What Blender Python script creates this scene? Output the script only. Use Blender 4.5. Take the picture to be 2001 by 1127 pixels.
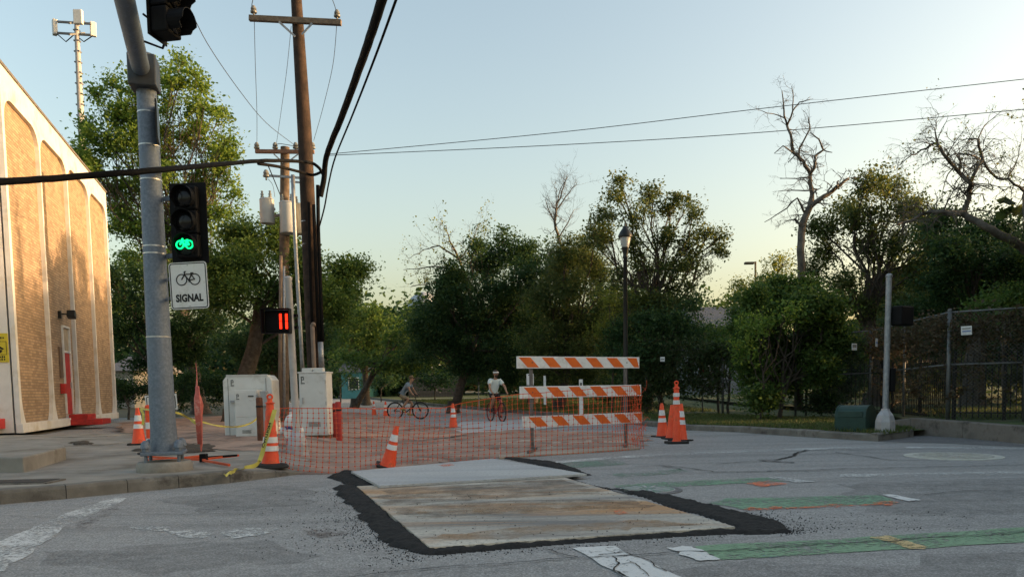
import bpy, bmesh, math, random
import numpy as np
from mathutils import Matrix, Vector, Euler, noise as mnoise
random.seed(7)
RNG = np.random.default_rng(11)
PI = math.pi
R = math.radians
scene = bpy.context.scene
for o in list(bpy.data.objects):
    bpy.data.objects.remove(o)
COL = scene.collection

# ------------------------------------------------------------------ camera
CAM_H = 1.10
FPX = 1500.0
PITCH = R(4.0)
ROLL = R(-1.0)
PPY = 762.0 + FPX * math.tan(PITCH)
cam_data = bpy.data.cameras.new('camera')
cam = bpy.data.objects.new('camera', cam_data)
COL.objects.link(cam)
RC = Matrix.Rotation(PI / 2 - PITCH, 3, 'X') @ Matrix.Rotation(ROLL, 3, 'Z')
cam.matrix_world = Matrix.Translation((0, 0, CAM_H)) @ RC.to_4x4()
cam_data.sensor_fit = 'HORIZONTAL'
cam_data.sensor_width = 36.0
cam_data.lens = FPX / 2001.0 * 36.0
cam_data.shift_y = (PPY - 563.5) / 2001.0
cam_data.clip_start = 0.05
cam_data.clip_end = 4000
scene.camera = cam

# ------------------------------------------------------------------ sky, sun, exposure
SUN_AZ, SUN_EL = R(88.0), R(5.4)
world = bpy.data.worlds.new('World')
scene.world = world
world.use_nodes = True
wn = world.node_tree
wn.nodes.clear()
sky = wn.nodes.new('ShaderNodeTexSky')
sky.sky_type = 'NISHITA'
sky.sun_disc = False
sky.sun_elevation = SUN_EL
sky.sun_rotation = SUN_AZ
sky.altitude = 20
sky.air_density = 1.0
sky.dust_density = 5.0
sky.ozone_density = 0.6
bg = wn.nodes.new('ShaderNodeBackground')
bg.inputs['Strength'].default_value = 0.15
wo = wn.nodes.new('ShaderNodeOutputWorld')
wn.links.new(sky.outputs[0], bg.inputs[0])
wn.links.new(bg.outputs[0], wo.inputs[0])

sun_data = bpy.data.lights.new('sun', 'SUN')
sun_data.energy = 2.0
sun_data.angle = R(0.6)
sun_data.color = (1.0, 0.62, 0.32)
sun = bpy.data.objects.new('sun', sun_data)
COL.objects.link(sun)
SUN_DIR = Vector((math.sin(SUN_AZ) * math.cos(SUN_EL), math.cos(SUN_AZ) * math.cos(SUN_EL), math.sin(SUN_EL)))
sun.rotation_euler = SUN_DIR.to_track_quat('Z', 'Y').to_euler()
sun.location = (40, 20, 30)

scene.view_settings.view_transform = 'Standard'
scene.view_settings.look = 'None'
scene.view_settings.gamma = 1.0
scene.view_settings.exposure = 2.04
scene.view_settings.use_curve_mapping = False
scene.cycles.max_bounces = 6
scene.cycles.transparent_max_bounces = 8
scene.cycles.use_denoising = True

# ------------------------------------------------------------------ from pixel to place
def ray(px, py):
    return RC @ Vector(((px - 1000.5) / FPX, -(py - PPY) / FPX, -1.0))
def P(px, py, Y):
    r = ray(px, py)
    return Vector((0, 0, CAM_H)) + r * (Y / r.y)
def G(px, py, z=0.0):
    r = ray(px, py)
    return Vector((0, 0, CAM_H)) + r * ((z - CAM_H) / r.z)
RISE = 0.010
def gz(y):
    return min(max(0.0, (y - 38.0) * RISE), 72 * RISE)

# ------------------------------------------------------------------ mesh collecting
class MB:
    def __init__(self):
        self.v = []; self.f = []
    def add(self, vs, fs):
        n = len(self.v)
        self.v += [tuple(p) for p in vs]
        self.f += [tuple(i + n for i in q) for q in fs]
        return self
    def box(self, c, s, rz=0.0, M=None):
        hx, hy, hz = s[0] / 2, s[1] / 2, s[2] / 2
        vs = [Vector((x, y, z)) for x in (-hx, hx) for y in (-hy, hy) for z in (-hz, hz)]
        m = M if M is not None else Matrix.Rotation(rz, 3, 'Z')
        c = Vector(c)
        vs = [m @ p + c for p in vs]
        return self.add(vs, [(0, 1, 3, 2), (4, 6, 7, 5), (0, 4, 5, 1), (2, 3, 7, 6), (0, 2, 6, 4), (1, 5, 7, 3)])
    def bar(self, a, b, w, h, up=(0, 0, 1)):
        a = Vector(a); b = Vector(b); d = (b - a); L = d.length; d.normalize()
        u = Vector(up)
        s = d.cross(u)
        if s.length < 1e-4:
            s = d.cross(Vector((1, 0, 0)))
        s.normalize(); u = s.cross(d).normalized()
        M = Matrix((d, s, u)).transposed()
        return self.box((a + b) / 2, (L, w, h), M=M)
    def tube(self, pts, r, n=8, cap=True):
        pts = [Vector(p) for p in pts]
        k = len(pts)
        if not hasattr(r, '__len__'):
            r = [r] * k
        t0 = (pts[1] - pts[0]).normalized()
        a = t0.orthogonal().normalized()
        vs = []
        for i in range(k):
            if i == 0: t = pts[1] - pts[0]
            elif i == k - 1: t = pts[-1] - pts[-2]
            else: t = pts[i + 1] - pts[i - 1]
            if t.length < 1e-9: t = t0.copy()
            t.normalize()
            a = a - t * a.dot(t)
            if a.length < 1e-6: a = t.orthogonal()
            a.normalize()
            b = t.cross(a)
            for j in range(n):
                q = 2 * PI * j / n
                vs.append(pts[i] + (a * math.cos(q) + b * math.sin(q)) * r[i])
        fs = []
        for i in range(k - 1):
            for j in range(n):
                j2 = (j + 1) % n
                fs.append((i * n + j, i * n + j2, (i + 1) * n + j2, (i + 1) * n + j))
        if cap:
            fs.append(tuple(range(n - 1, -1, -1)))
            fs.append(tuple((k - 1) * n + j for j in range(n)))
        return self.add(vs, fs)
    def lathe(self, prof, n=16, c=(0, 0, 0), M=None, cap=True):
        c = Vector(c); vs = []
        for (r, z) in prof:
            for j in range(n):
                q = 2 * PI * j / n
                p = Vector((r * math.cos(q), r * math.sin(q), z))
                vs.append((M @ p if M is not None else p) + c)
        fs = []
        for i in range(len(prof) - 1):
            for j in range(n):
                j2 = (j + 1) % n
                fs.append((i * n + j, i * n + j2, (i + 1) * n + j2, (i + 1) * n + j))
        if cap:
            fs.append(tuple(range(n - 1, -1, -1)))
            fs.append(tuple((len(prof) - 1) * n + j for j in range(n)))
        return self.add(vs, fs)
    def extrude(self, poly, vec):
        poly = [Vector(p) for p in poly]; vec = Vector(vec); n = len(poly)
        nn = Vector((0, 0, 0))
        for i in range(n):
            nn += poly[i].cross(poly[(i + 1) % n])
        if nn.dot(vec) > 0:
            poly.reverse()
        vs = poly + [p + vec for p in poly]
        fs = [tuple(range(n)), tuple(range(2 * n - 1, n - 1, -1))]
        for i in range(n):
            j = (i + 1) % n
            fs.append((i, n + i, n + j, j))
        return self.add(vs, fs)
    def torus(self, c, Rr, r, axis='Y', n=28, m=8):
        c = Vector(c); vs = []; fs = []
        for i in range(n):
            a = 2 * PI * i / n
            for j in range(m):
                b = 2 * PI * j / m
                q = Rr + r * math.cos(b)
                p = Vector((q * math.cos(a), r * math.sin(b), q * math.sin(a)))
                if axis == 'Z': p = Vector((p.x, p.z, p.y))
                if axis == 'X': p = Vector((p.y, p.x, p.z))
                vs.append(p + c)
        for i in range(n):
            for j in range(m):
                fs.append((i * m + j, i * m + (j + 1) % m, ((i + 1) % n) * m + (j + 1) % m, ((i + 1) % n) * m + j))
        return self.add(vs, fs)
    def sphere(self, c, rx, ry=None, rz=None, n=14, m=8, M=None):
        ry = ry or rx; rz = rz or rx
        prof = []
        c = Vector(c); vs = [Vector((0, 0, -rz))]; fs = []
        for i in range(1, m):
            t = PI * i / m
            for j in range(n):
                q = 2 * PI * j / n
                vs.append(Vector((rx * math.sin(t) * math.cos(q), ry * math.sin(t) * math.sin(q), -rz * math.cos(t))))
        vs.append(Vector((0, 0, rz)))
        for j in range(n):
            fs.append((0, 1 + (j + 1) % n, 1 + j))
        for i in range(m - 2):
            for j in range(n):
                a = 1 + i * n + j; b = 1 + i * n + (j + 1) % n
                fs.append((a, b, b + n, a + n))
        L = len(vs) - 1; s = 1 + (m - 2) * n
        for j in range(n):
            fs.append((s + j, s + (j + 1) % n, L))
        if M is not None: vs = [M @ p for p in vs]
        return self.add([p + c for p in vs], fs)
    def build(self, name, mat, parent=None, world=False, smooth=False, bevel=0.0, auto=None):
        me = bpy.data.meshes.new(name)
        vs = self.v
        if world and parent is not None:
            inv = parent.matrix_basis.inverted()
            vs = [inv @ Vector(p) for p in vs]
        me.from_pydata([tuple(p) for p in vs], [], self.f)
        me.materials.append(mat)
        if smooth:
            me.polygons.foreach_set('use_smooth', [True] * len(me.polygons))
            if auto is not None:
                me.set_sharp_from_angle(angle=R(auto))
        me.update()
        o = bpy.data.objects.new(name, me)
        COL.objects.link(o)
        if parent is not None: o.parent = parent
        if bevel:
            b = o.modifiers.new('bevel', 'BEVEL'); b.width = bevel; b.segments = 2; b.limit_method = 'ANGLE'
        return o

def tag(o, label=None, cat=None, group=None, kind=None):
    if label: o['label'] = label
    if cat: o['category'] = cat
    if group: o['group'] = group
    if kind: o['kind'] = kind
    return o
def thing(name, loc, label, cat, rz=0.0, group=None, rot=None):
    o = bpy.data.objects.new(name, None)
    COL.objects.link(o)
    o.location = loc
    o.rotation_euler = rot if rot is not None else (0, 0, rz)
    o.empty_display_size = 0.2
    M = Euler(o.rotation_euler).to_matrix().to_4x4(); M.translation = Vector(loc)
    o.matrix_basis = M
    return tag(o, label, cat, group)
def copy_tree(o, parent=None):
    c = o.copy(); COL.objects.link(c); c.parent = parent
    for ch in list(o.children):
        copy_tree(ch, c)
    return c
def text_geo(s, size, bold=0.0, align='CENTER', spacing=1.0):
    cu = bpy.data.curves.new('txt', 'FONT')
    cu.body = s; cu.size = size; cu.align_x = align; cu.align_y = 'CENTER'; cu.offset = bold; cu.space_character = spacing
    cu.resolution_u = 3
    ob = bpy.data.objects.new('txt', cu)
    COL.objects.link(ob)
    dg = bpy.context.evaluated_depsgraph_get()
    me = ob.evaluated_get(dg).to_mesh()
    vs = [v.co.copy() for v in me.vertices]; fs = [tuple(p.vertices) for p in me.polygons]
    ob.evaluated_get(dg).to_mesh_clear()
    bpy.data.objects.remove(ob); bpy.data.curves.remove(cu)
    return vs, fs
def np_mesh(name, verts, quads, mat, parent=None, world=False):
    me = bpy.data.meshes.new(name)
    v = np.asarray(verts, dtype=np.float32)
    if parent is not None and world:
        inv = np.array(parent.matrix_basis.inverted())
        v = v @ inv[:3, :3].T + inv[:3, 3]
    q = np.asarray(quads, dtype=np.int32)
    n = q.shape[1]
    me.vertices.add(len(v)); me.vertices.foreach_set('co', v.astype(np.float32).ravel())
    me.loops.add(q.size); me.loops.foreach_set('vertex_index', q.ravel())
    me.polygons.add(len(q))
    me.polygons.foreach_set('loop_start', np.arange(0, q.size, n, dtype=np.int32))
    me.polygons.foreach_set('loop_total', np.full(len(q), n, dtype=np.int32))
    me.materials.append(mat)
    me.update(calc_edges=True)
    o = bpy.data.objects.new(name, me); COL.objects.link(o)
    if parent is not None: o.parent = parent
    return o
def clip_poly(poly, a, b, c):
    """keep the side a*x+b*y>=c of a 2-D polygon"""
    out = []
    n = len(poly)
    for i in range(n):
        p = poly[i]; q = poly[(i + 1) % n]
        dp = a * p[0] + b * p[1] - c; dq = a * q[0] + b * q[1] - c
        if dp >= 0: out.append(p)
        if (dp > 0 and dq < 0) or (dp < 0 and dq > 0):
            t = dp / (dp - dq)
            out.append((p[0] + (q[0] - p[0]) * t, p[1] + (q[1] - p[1]) * t))
    return out
def inside(poly, x, y):
    r = False; n = len(poly); j = n - 1
    for i in range(n):
        xi, yi = poly[i][0], poly[i][1]; xj, yj = poly[j][0], poly[j][1]
        if (yi > y) != (yj > y) and x < (xj - xi) * (y - yi) / (yj - yi) + xi:
            r = not r
        j = i
    return r

# ------------------------------------------------------------------ materials
def new_mat(name):
    m = bpy.data.materials.new(name); m.use_nodes = True
    nt = m.node_tree
    return m, nt, nt.nodes['Principled BSDF']
def node(nt, t, **kw):
    n = nt.nodes.new(t)
    for k, v in kw.items(): setattr(n, k, v)
    return n
def coords(nt, scale=(1, 1, 1), rot=(0, 0, 0)):
    tc = node(nt, 'ShaderNodeTexCoord'); mp = node(nt, 'ShaderNodeMapping')
    mp.inputs['Scale'].default_value = scale; mp.inputs['Rotation'].default_value = rot
    nt.links.new(tc.outputs['Object'], mp.inputs[0])
    return mp.outputs[0]
def ntex(nt, vec, scale, detail=5, rough=0.6, dist=0.0):
    n = node(nt, 'ShaderNodeTexNoise')
    n.inputs['Scale'].default_value = scale; n.inputs['Detail'].default_value = detail
    n.inputs['Roughness'].default_value = rough; n.inputs['Distortion'].default_value = dist
    nt.links.new(vec, n.inputs['Vector'])
    return n.outputs['Fac']
def ramp(nt, fac, stops):
    r = node(nt, 'ShaderNodeValToRGB')
    e = r.color_ramp.elements
    while len(e) < len(stops): e.new(0.5)
    for k, (p, c) in enumerate(stops):
        e[k].position = p; e[k].color = (c[0], c[1], c[2], 1) if hasattr(c, '__len__') else (c, c, c, 1)
    nt.links.new(fac, r.inputs[0])
    return r.outputs[0]
def mix(nt, fac, a, b, mode='MIX'):
    m = node(nt, 'ShaderNodeMix', data_type='RGBA', blend_type=mode)
    for s, v in ((m.inputs[0], fac), (m.inputs[6], a), (m.inputs[7], b)):
        if hasattr(v, 'is_output'): nt.links.new(v, s)
        elif hasattr(v, '__len__'): s.default_value = (v[0], v[1], v[2], 1)
        else: s.default_value = v
    return m.outputs[2]
def bump(nt, bs, height, strength, dist=0.01):
    b = node(nt, 'ShaderNodeBump'); b.inputs['Strength'].default_value = strength; b.inputs['Distance'].default_value = dist
    nt.links.new(height, b.inputs['Height']); nt.links.new(b.outputs[0], bs.inputs['Normal'])
def M(name, c, c2=None, scale=6.0, rough=0.7, metal=0.0, bmp=0.0, bscale=60.0, detail=6, lo=0.35, hi=0.68, dirt=None, dscale=2.0, spec=0.3):
    m, nt, bs = new_mat(name)
    v = coords(nt)
    if c2 is None: c2 = tuple(x * 0.72 for x in c)
    col = ramp(nt, ntex(nt, v, scale, detail), [(lo, c2), (hi, c)])
    if dirt:
        f = ramp(nt, ntex(nt, v, dscale, 8, 0.7), [(0.52, 0.0), (0.66, 1.0)])
        col = mix(nt, f, col, dirt)
    nt.links.new(col, bs.inputs['Base Color'])
    bs.inputs['Roughness'].default_value = rough; bs.inputs['Metallic'].default_value = metal
    bs.inputs['Specular IOR Level'].default_value = spec
    if bmp: bump(nt, bs, ntex(nt, v, bscale, 4), bmp)
    return m
def leaf_mat(name, cols, trans=0.45, rough=0.6):
    m, nt, bs = new_mat(name)
    g = node(nt, 'ShaderNodeNewGeometry')
    n = len(cols)
    col = ramp(nt, g.outputs['Random Per Island'], [(i / max(1, n - 1), c) for i, c in enumerate(cols)])
    nt.links.new(col, bs.inputs['Base Color']); bs.inputs['Roughness'].default_value = rough
    bs.inputs['Specular IOR Level'].default_value = 0.2
    tr = node(nt, 'ShaderNodeBsdfTranslucent')
    br = node(nt, 'ShaderNodeBrightContrast'); br.inputs['Bright'].default_value = 0.0
    hsv = node(nt, 'ShaderNodeHueSaturation'); hsv.inputs['Hue'].default_value = 0.48; hsv.inputs['Value'].default_value = 1.6; hsv.inputs['Saturation'].default_value = 1.1
    nt.links.new(col, hsv.inputs['Color']); nt.links.new(hsv.outputs[0], tr.inputs[0])
    mx = node(nt, 'ShaderNodeMixShader'); mx.inputs[0].default_value = trans
    nt.links.new(bs.outputs[0], mx.inputs[1]); nt.links.new(tr.outputs[0], mx.inputs[2])
    nt.links.new(mx.outputs[0], nt.nodes['Material Output'].inputs[0])
    return m
def emit_mat(name, c, s):
    m, nt, bs = new_mat(name)
    bs.inputs['Base Color'].default_value = (c[0] * .3, c[1] * .3, c[2] * .3, 1)
    bs.inputs['Emission Color'].default_value = (*c, 1); bs.inputs['Emission Strength'].default_value = s
    return m
def asphalt_mat(name, base, dark, tint, speck=0.55, streak_rot=0.24):
    m, nt, bs = new_mat(name)
    v = coords(nt)
    vs = coords(nt, (0.12, 1.6, 1), (0, 0, -streak_rot))
    fine = ntex(nt, v, 60, 4, 0.75)
    mid = ntex(nt, v, 14, 5, 0.65)
    big = ntex(nt, v, 0.55, 6, 0.6, 0.4)
    strk = ntex(nt, vs, 1.3, 7, 0.65)
    col = ramp(nt, big, [(0.35, dark), (0.65, base)])
    col = mix(nt, 0.6, col, ramp(nt, strk, [(0.33, tuple(x * .72 for x in dark)), (0.5, base), (0.72, tint)]))
    col = mix(nt, 0.45, col, ramp(nt, mid, [(0.35, tuple(x * .75 for x in dark)), (0.65, tuple(x * 1.12 for x in base))]))
    sp = ramp(nt, fine, [(0.36, 0.30), (0.5, 0.95), (0.62, 2.1)])
    col = mix(nt, speck, col, mix(nt, 1.0, col, sp, 'MULTIPLY'))
    # dark tar spots
    vo = node(nt, 'ShaderNodeTexVoronoi'); vo.inputs['Scale'].default_value = 2.3; nt.links.new(v, vo.inputs['Vector'])
    spots = ramp(nt, vo.outputs['Distance'], [(0.03, 0.0), (0.06, 1.0)])
    gate = ramp(nt, ntex(nt, v, 1.1, 2), [(0.5, 1.0), (0.56, 0.0)])
    sp2 = mix(nt, gate, spots, (1, 1, 1))
    col = mix(nt, 1.0, col, ramp(nt, sp2, [(0.0, 0.35), (0.9, 1.0)]), 'MULTIPLY')
    nt.links.new(col, bs.inputs['Base Color'])
    bs.inputs['Roughness'].default_value = 0.82
    bs.inputs['Specular IOR Level'].default_value = 0.35
    bump(nt, bs, fine, 0.55, 0.006)
    return m
def paint_mat(name, c, under, cover=0.5, scale=9.0, soft=0.08, most=1.0):
    """worn road paint: chips show the asphalt through"""
    m, nt, bs = new_mat(name)
    v = coords(nt)
    f1 = ntex(nt, v, scale, 8, 0.72); f2 = ntex(nt, v, 90, 3, 0.7); f3 = ntex(nt, v, 1.4, 3)
    md = node(nt, 'ShaderNodeMath', operation='ADD'); nt.links.new(f1, md.inputs[0])
    m2 = node(nt, 'ShaderNodeMath', operation='MULTIPLY'); nt.links.new(f2, m2.inputs[0]); m2.inputs[1].default_value = 0.45
    nt.links.new(m2.outputs[0], md.inputs[1])
    m3 = node(nt, 'ShaderNodeMath', operation='MULTIPLY_ADD'); nt.links.new(f3, m3.inputs[0]); m3.inputs[1].default_value = 0.5; nt.links.new(md.outputs[0], m3.inputs[2])
    mr = node(nt, 'ShaderNodeMapRange'); nt.links.new(m3.outputs[0], mr.inputs[0])
    mr.inputs[1].default_value = 1.25 - cover * 0.5; mr.inputs[2].default_value = 1.1 - cover * 0.5 - 0.0
    # painted where the value is low
    mr.inputs[1].default_value = 0.69 + cover * 0.5 + soft / 2; mr.inputs[2].default_value = 0.69 + cover * 0.5 - soft / 2; mr.inputs[3].default_value = 0.0; mr.inputs[4].default_value = most
    al = mr.outputs[0]
    nt.links.new(mix(nt, 0.35, c, mix(nt, 1.0, c, ramp(nt, f2, [(0.3, 0.5), (0.7, 1.3)]), 'MULTIPLY')), bs.inputs['Base Color'])
    bs.inputs['Roughness'].default_value = 0.7
    nt.links.new(al, bs.inputs['Alpha'])
    bump(nt, bs, f2, 0.4, 0.005)
    return m

# ------------------------------------------------------------------ shared materials
ASPH = asphalt_mat('worn_asphalt', (0.32, 0.312, 0.30), (0.20, 0.195, 0.188), (0.41, 0.40, 0.385))
ASPH_OLD = asphalt_mat('old_asphalt', (0.17, 0.165, 0.165), (0.11, 0.107, 0.105), (0.20, 0.195, 0.19))
CONC = M('sidewalk_concrete', (0.33, 0.305, 0.265), (0.22, 0.20, 0.172), 1.7, 0.85, 0, 0.35, 120, dirt=(0.16, 0.138, 0.11), dscale=0.8)
CONC2 = M('kerb_concrete', (0.22, 0.205, 0.18), (0.125, 0.115, 0.10), 2.5, 0.9, 0, 0.5, 70, dirt=(0.075, 0.066, 0.057), dscale=3)
DIRT = M('tan_dirt', (0.42, 0.30, 0.235), (0.24, 0.165, 0.13), 1.6, 0.95, 0, 0.7, 45, dirt=(0.13, 0.10, 0.08), dscale=1.1)
SOIL = M('yard_soil', (0.09, 0.085, 0.05), (0.045, 0.045, 0.03), 2.0, 0.95, 0, 0.6, 30)
LAWN = M('lawn', (0.085, 0.115, 0.04), (0.045, 0.07, 0.025), 1.2, 0.95, 0, 0.8, 60, dirt=(0.13, 0.115, 0.06), dscale=0.7)
TAR = M('cold_mix_asphalt', (0.028, 0.027, 0.027), (0.012, 0.012, 0.012), 40, 0.88, 0, 0.9, 160)
CRACKM = M('crack_filler', (0.022, 0.021, 0.021), None, 20, 0.85)
GALV = M('galvanised_steel', (0.34, 0.36, 0.38), (0.22, 0.235, 0.255), 14, 0.5, 0.55, 0.1, 40, dirt=(0.20, 0.20, 0.20), dscale=2.2)
GREYP = M('grey_painted_steel', (0.42, 0.42, 0.42), (0.33, 0.33, 0.33), 8, 0.55, 0.0, 0.05)
BLACK = M('black_plastic', (0.006, 0.0065, 0.007), (0.004, 0.004, 0.005), 20, 0.65, spec=.15)
BLACKM = M('black_enamel', (0.014, 0.016, 0.016), None, 10, 0.4)
RUBBER = M('black_rubber', (0.018, 0.018, 0.018), (0.03, 0.028, 0.026), 9, 0.8)
WHITE = M('white_paint', (0.72, 0.72, 0.70), (0.60, 0.60, 0.58), 5, 0.6)
SHEET = M('reflective_white_sheeting', (0.80, 0.80, 0.79), (0.70, 0.70, 0.69), 12, 0.35, dirt=(0.55, 0.53, 0.50), dscale=4)
ORANGE = M('orange_cone_plastic', (0.90, 0.105, 0.035), (0.80, 0.08, 0.026), 9, 0.5, dirt=(0.48, 0.10, 0.035), dscale=5)
ORSHEET = M('reflective_orange_sheeting', (0.80, 0.17, 0.03), (0.70, 0.135, 0.025), 10, 0.4)
MESHM = M('orange_mesh_plastic', (0.80, 0.12, 0.04), (0.66, 0.09, 0.03), 5, 0.5)
WOODP = M('creosote_pole_wood', (0.06, 0.038, 0.027), (0.022, 0.015, 0.012), 5, 0.9, 0, 0.6, 30)
WOODX = M('weathered_crossarm', (0.20, 0.16, 0.12), (0.11, 0.085, 0.065), 8, 0.9, 0, 0.5, 40)
CABLE = M('black_cable', (0.008, 0.008, 0.0085), None, 10, 0.85, spec=.1)
WIREM = M('bare_wire', (0.07, 0.07, 0.075), None, 10, 0.5, 0.4)
CAB = M('cabinet_putty_paint', (0.68, 0.68, 0.655), (0.60, 0.60, 0.575), 3, 0.6, dirt=(0.50, 0.48, 0.44), dscale=2.5)
BARK = M('bark', (0.10, 0.083, 0.066), (0.045, 0.037, 0.03), 7, 0.95, 0, 0.8, 25)
BARKG = M('grey_bark', (0.15, 0.135, 0.115), (0.075, 0.066, 0.055), 6, 0.95, 0, 0.8, 25)
REDP = M('red_paint', (0.48, 0.035, 0.03), (0.36, 0.025, 0.022), 6, 0.6, dirt=(0.25, 0.03, 0.025), dscale=5)

# ------------------------------------------------------------------ ground and road
def sheet(name, poly, z, mat, kind='structure', thick=0.0, parent=None):
    """flat (or rising beyond 38 m) piece of ground from a plan polygon"""
    mb = MB()
    for (lo, hi) in ((-1e4, 38.0), (38.0, 110.0), (110.0, 1e5)):
        p = clip_poly([(q[0], q[1]) for q in poly], 0, 1, lo)
        if len(p) >= 3: p = clip_poly(p, 0, -1, -hi)
        if len(p) < 3: continue
        top = [Vector((x, y, z + gz(y))) for x, y in p]
        nn = sum(((top[i].x * top[(i + 1) % len(top)].y - top[(i + 1) % len(top)].x * top[i].y) for i in range(len(top))))
        if nn < 0: top.reverse()
        if thick: mb.extrude([q - Vector((0, 0, thick)) for q in top], (0, 0, thick))
        else: mb.add(top, [tuple(range(len(top)))])
    o = mb.build(name, mat, parent)
    if parent is None: tag(o, kind=kind)
    return o
sheet('ground', [(-1200, -400), (1200, -400), (1200, 2500), (-1200, 2500)], -0.05, SOIL)
sheet('road', [(-70, -40), (70, -40), (70, 40), (0, 40), (-5.0, 50), (-27, 118), (-37, 118), (-17, 50), (-13, 40), (-70, 40)], 0.0, ASPH)

# ---- left sidewalk: slabs, kerbs
KL = [(-13.5, 0.6), (-9.0, 4.7)] + [tuple(G(*p).xy) for p in ((0, 985), (130, 974), (250, 962), (350, 953), (450, 943), (540, 932), (600, 924))]
KH = [0.15] * 7 + [0.09, 0.02]
SW = 0.14
def offset_path(path, d):
    out = []
    for i, p in enumerate(path):
        a = Vector(path[max(0, i - 1)]); b = Vector(path[min(len(path) - 1, i + 1)])
        t = (b - a).normalized(); n = Vector((-t.y, t.x))
        out.append((p[0] + n.x * d, p[1] + n.y * d))
    return out
KLi = offset_path(KL, 0.17)
side = tag(bpy.data.objects.new('sidewalk', None), kind='structure'); COL.objects.link(side)
for i in range(len(KL) - 1):
    mb = MB()
    a, b, c, d = KL[i], KL[i + 1], KLi[i + 1], KLi[i]
    h0, h1 = KH[i], KH[i + 1]
    sh = 0.004
    prof = [(0.0, 0.0), (0.012, 0.72), (0.10, 0.94), (0.28, 1.0), (1.0, 1.0)]
    vs = []
    for (e0, e1, h, s) in ((a, d, h0, sh), (b, c, h1, -sh)):
        t = (Vector(KL[i + 1]) - Vector(KL[i])).normalized()
        for (u, w) in prof:
            vs.append((e0[0] + (e1[0] - e0[0]) * u + t.x * s, e0[1] + (e1[1] - e0[1]) * u + t.y * s, h * w + 0.002 if w else -0.03))
        vs.append((e1[0] + t.x * s, e1[1] + t.y * s, -0.03))
    n = 6
    fs = [(k, k + n, k + n + 1, k + 1) for k in range(n - 1)] + [(0, 1, 2, 3, 4, 5), (11, 10, 9, 8, 7, 6)]
    mb.add(vs, fs); mb.build('kerb_stone', CONC2, side)
S1 = (KLi[6][0] - .05, KLi[6][1] + 1.2)
SLABP = KLi[:7] + [S1, (-4.1, 14.0), (-4.2, 19.6), (-26, 22.0), (-26, 0)]
ax = Vector((0.998, 0.05)); ay = Vector((-0.05, 0.998)); o0 = Vector((-4.86, 10.38))
gap = 0.008
for i in range(-13, 3):
    for j in range(-6, 6):
        W_, D_ = 1.55, 1.75
        x0, x1 = i * W_ + gap, (i + 1) * W_ - gap
        y0, y1 = j * D_ + gap, (j + 1) * D_ - gap
        p = list(SLABP)
        for (axs, lo, hi) in ((ax, x0, x1), (ay, y0, y1)):
            c0 = axs.dot(o0)
            p = clip_poly(p, axs.x, axs.y, c0 + lo)
            if len(p) >= 3: p = clip_poly(p, -axs.x, -axs.y, -(c0 + hi))
            if len(p) < 3: break
        if len(p) < 3: continue
        area = abs(sum(p[k][0] * p[(k + 1) % len(p)][1] - p[(k + 1) % len(p)][0] * p[k][1] for k in range(len(p)))) / 2
        if area < 0.03: continue
        dz = random.uniform(-0.006, 0.006)
        mb = MB().extrude([(x, y, -0.05) for x, y in p], (0, 0, 0.05 + SW + dz))
        mb.build('paving_slab', CONC, side)
sheet('sidewalk_bed', [(x, y) for x, y in SLABP], SW - 0.03, SOIL)
rp = [Vector((*S1, SW - .002)), Vector((*KLi[6], SW + .003)), Vector((*KLi[7], KH[7] + .003)), Vector((*KLi[8], .024)), G(640, 919, .012), G(610, 898, .03), G(545, 889, .10), Vector((-4.1, 14.0, SW - .002))]
tag(MB().add(rp, [(0, 1, 2), (0, 2, 3), (0, 3, 4), (0, 4, 5), (0, 5, 6), (0, 6, 7)]).build('sidewalk_ramp', CONC), kind='structure')
# vault lid in the sidewalk
vt = thing('utility_vault_lid', G(40, 943, SW), 'dark rectangular steel utility lid set flush in the left sidewalk', 'utility lid', rz=0.05)
MB().box((-0.15, 0, 0.008), (1.10, 0.42, 0.022)).build('frame', CONC2, vt)
MB().box((-0.15, 0, 0.014), (1.0, 0.34, 0.022)).build('lid', M('vault_iron', (0.06, 0.055, 0.052), (0.035, 0.032, 0.03), 25, 0.7, 0.3, 0.6, 60), vt)

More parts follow.
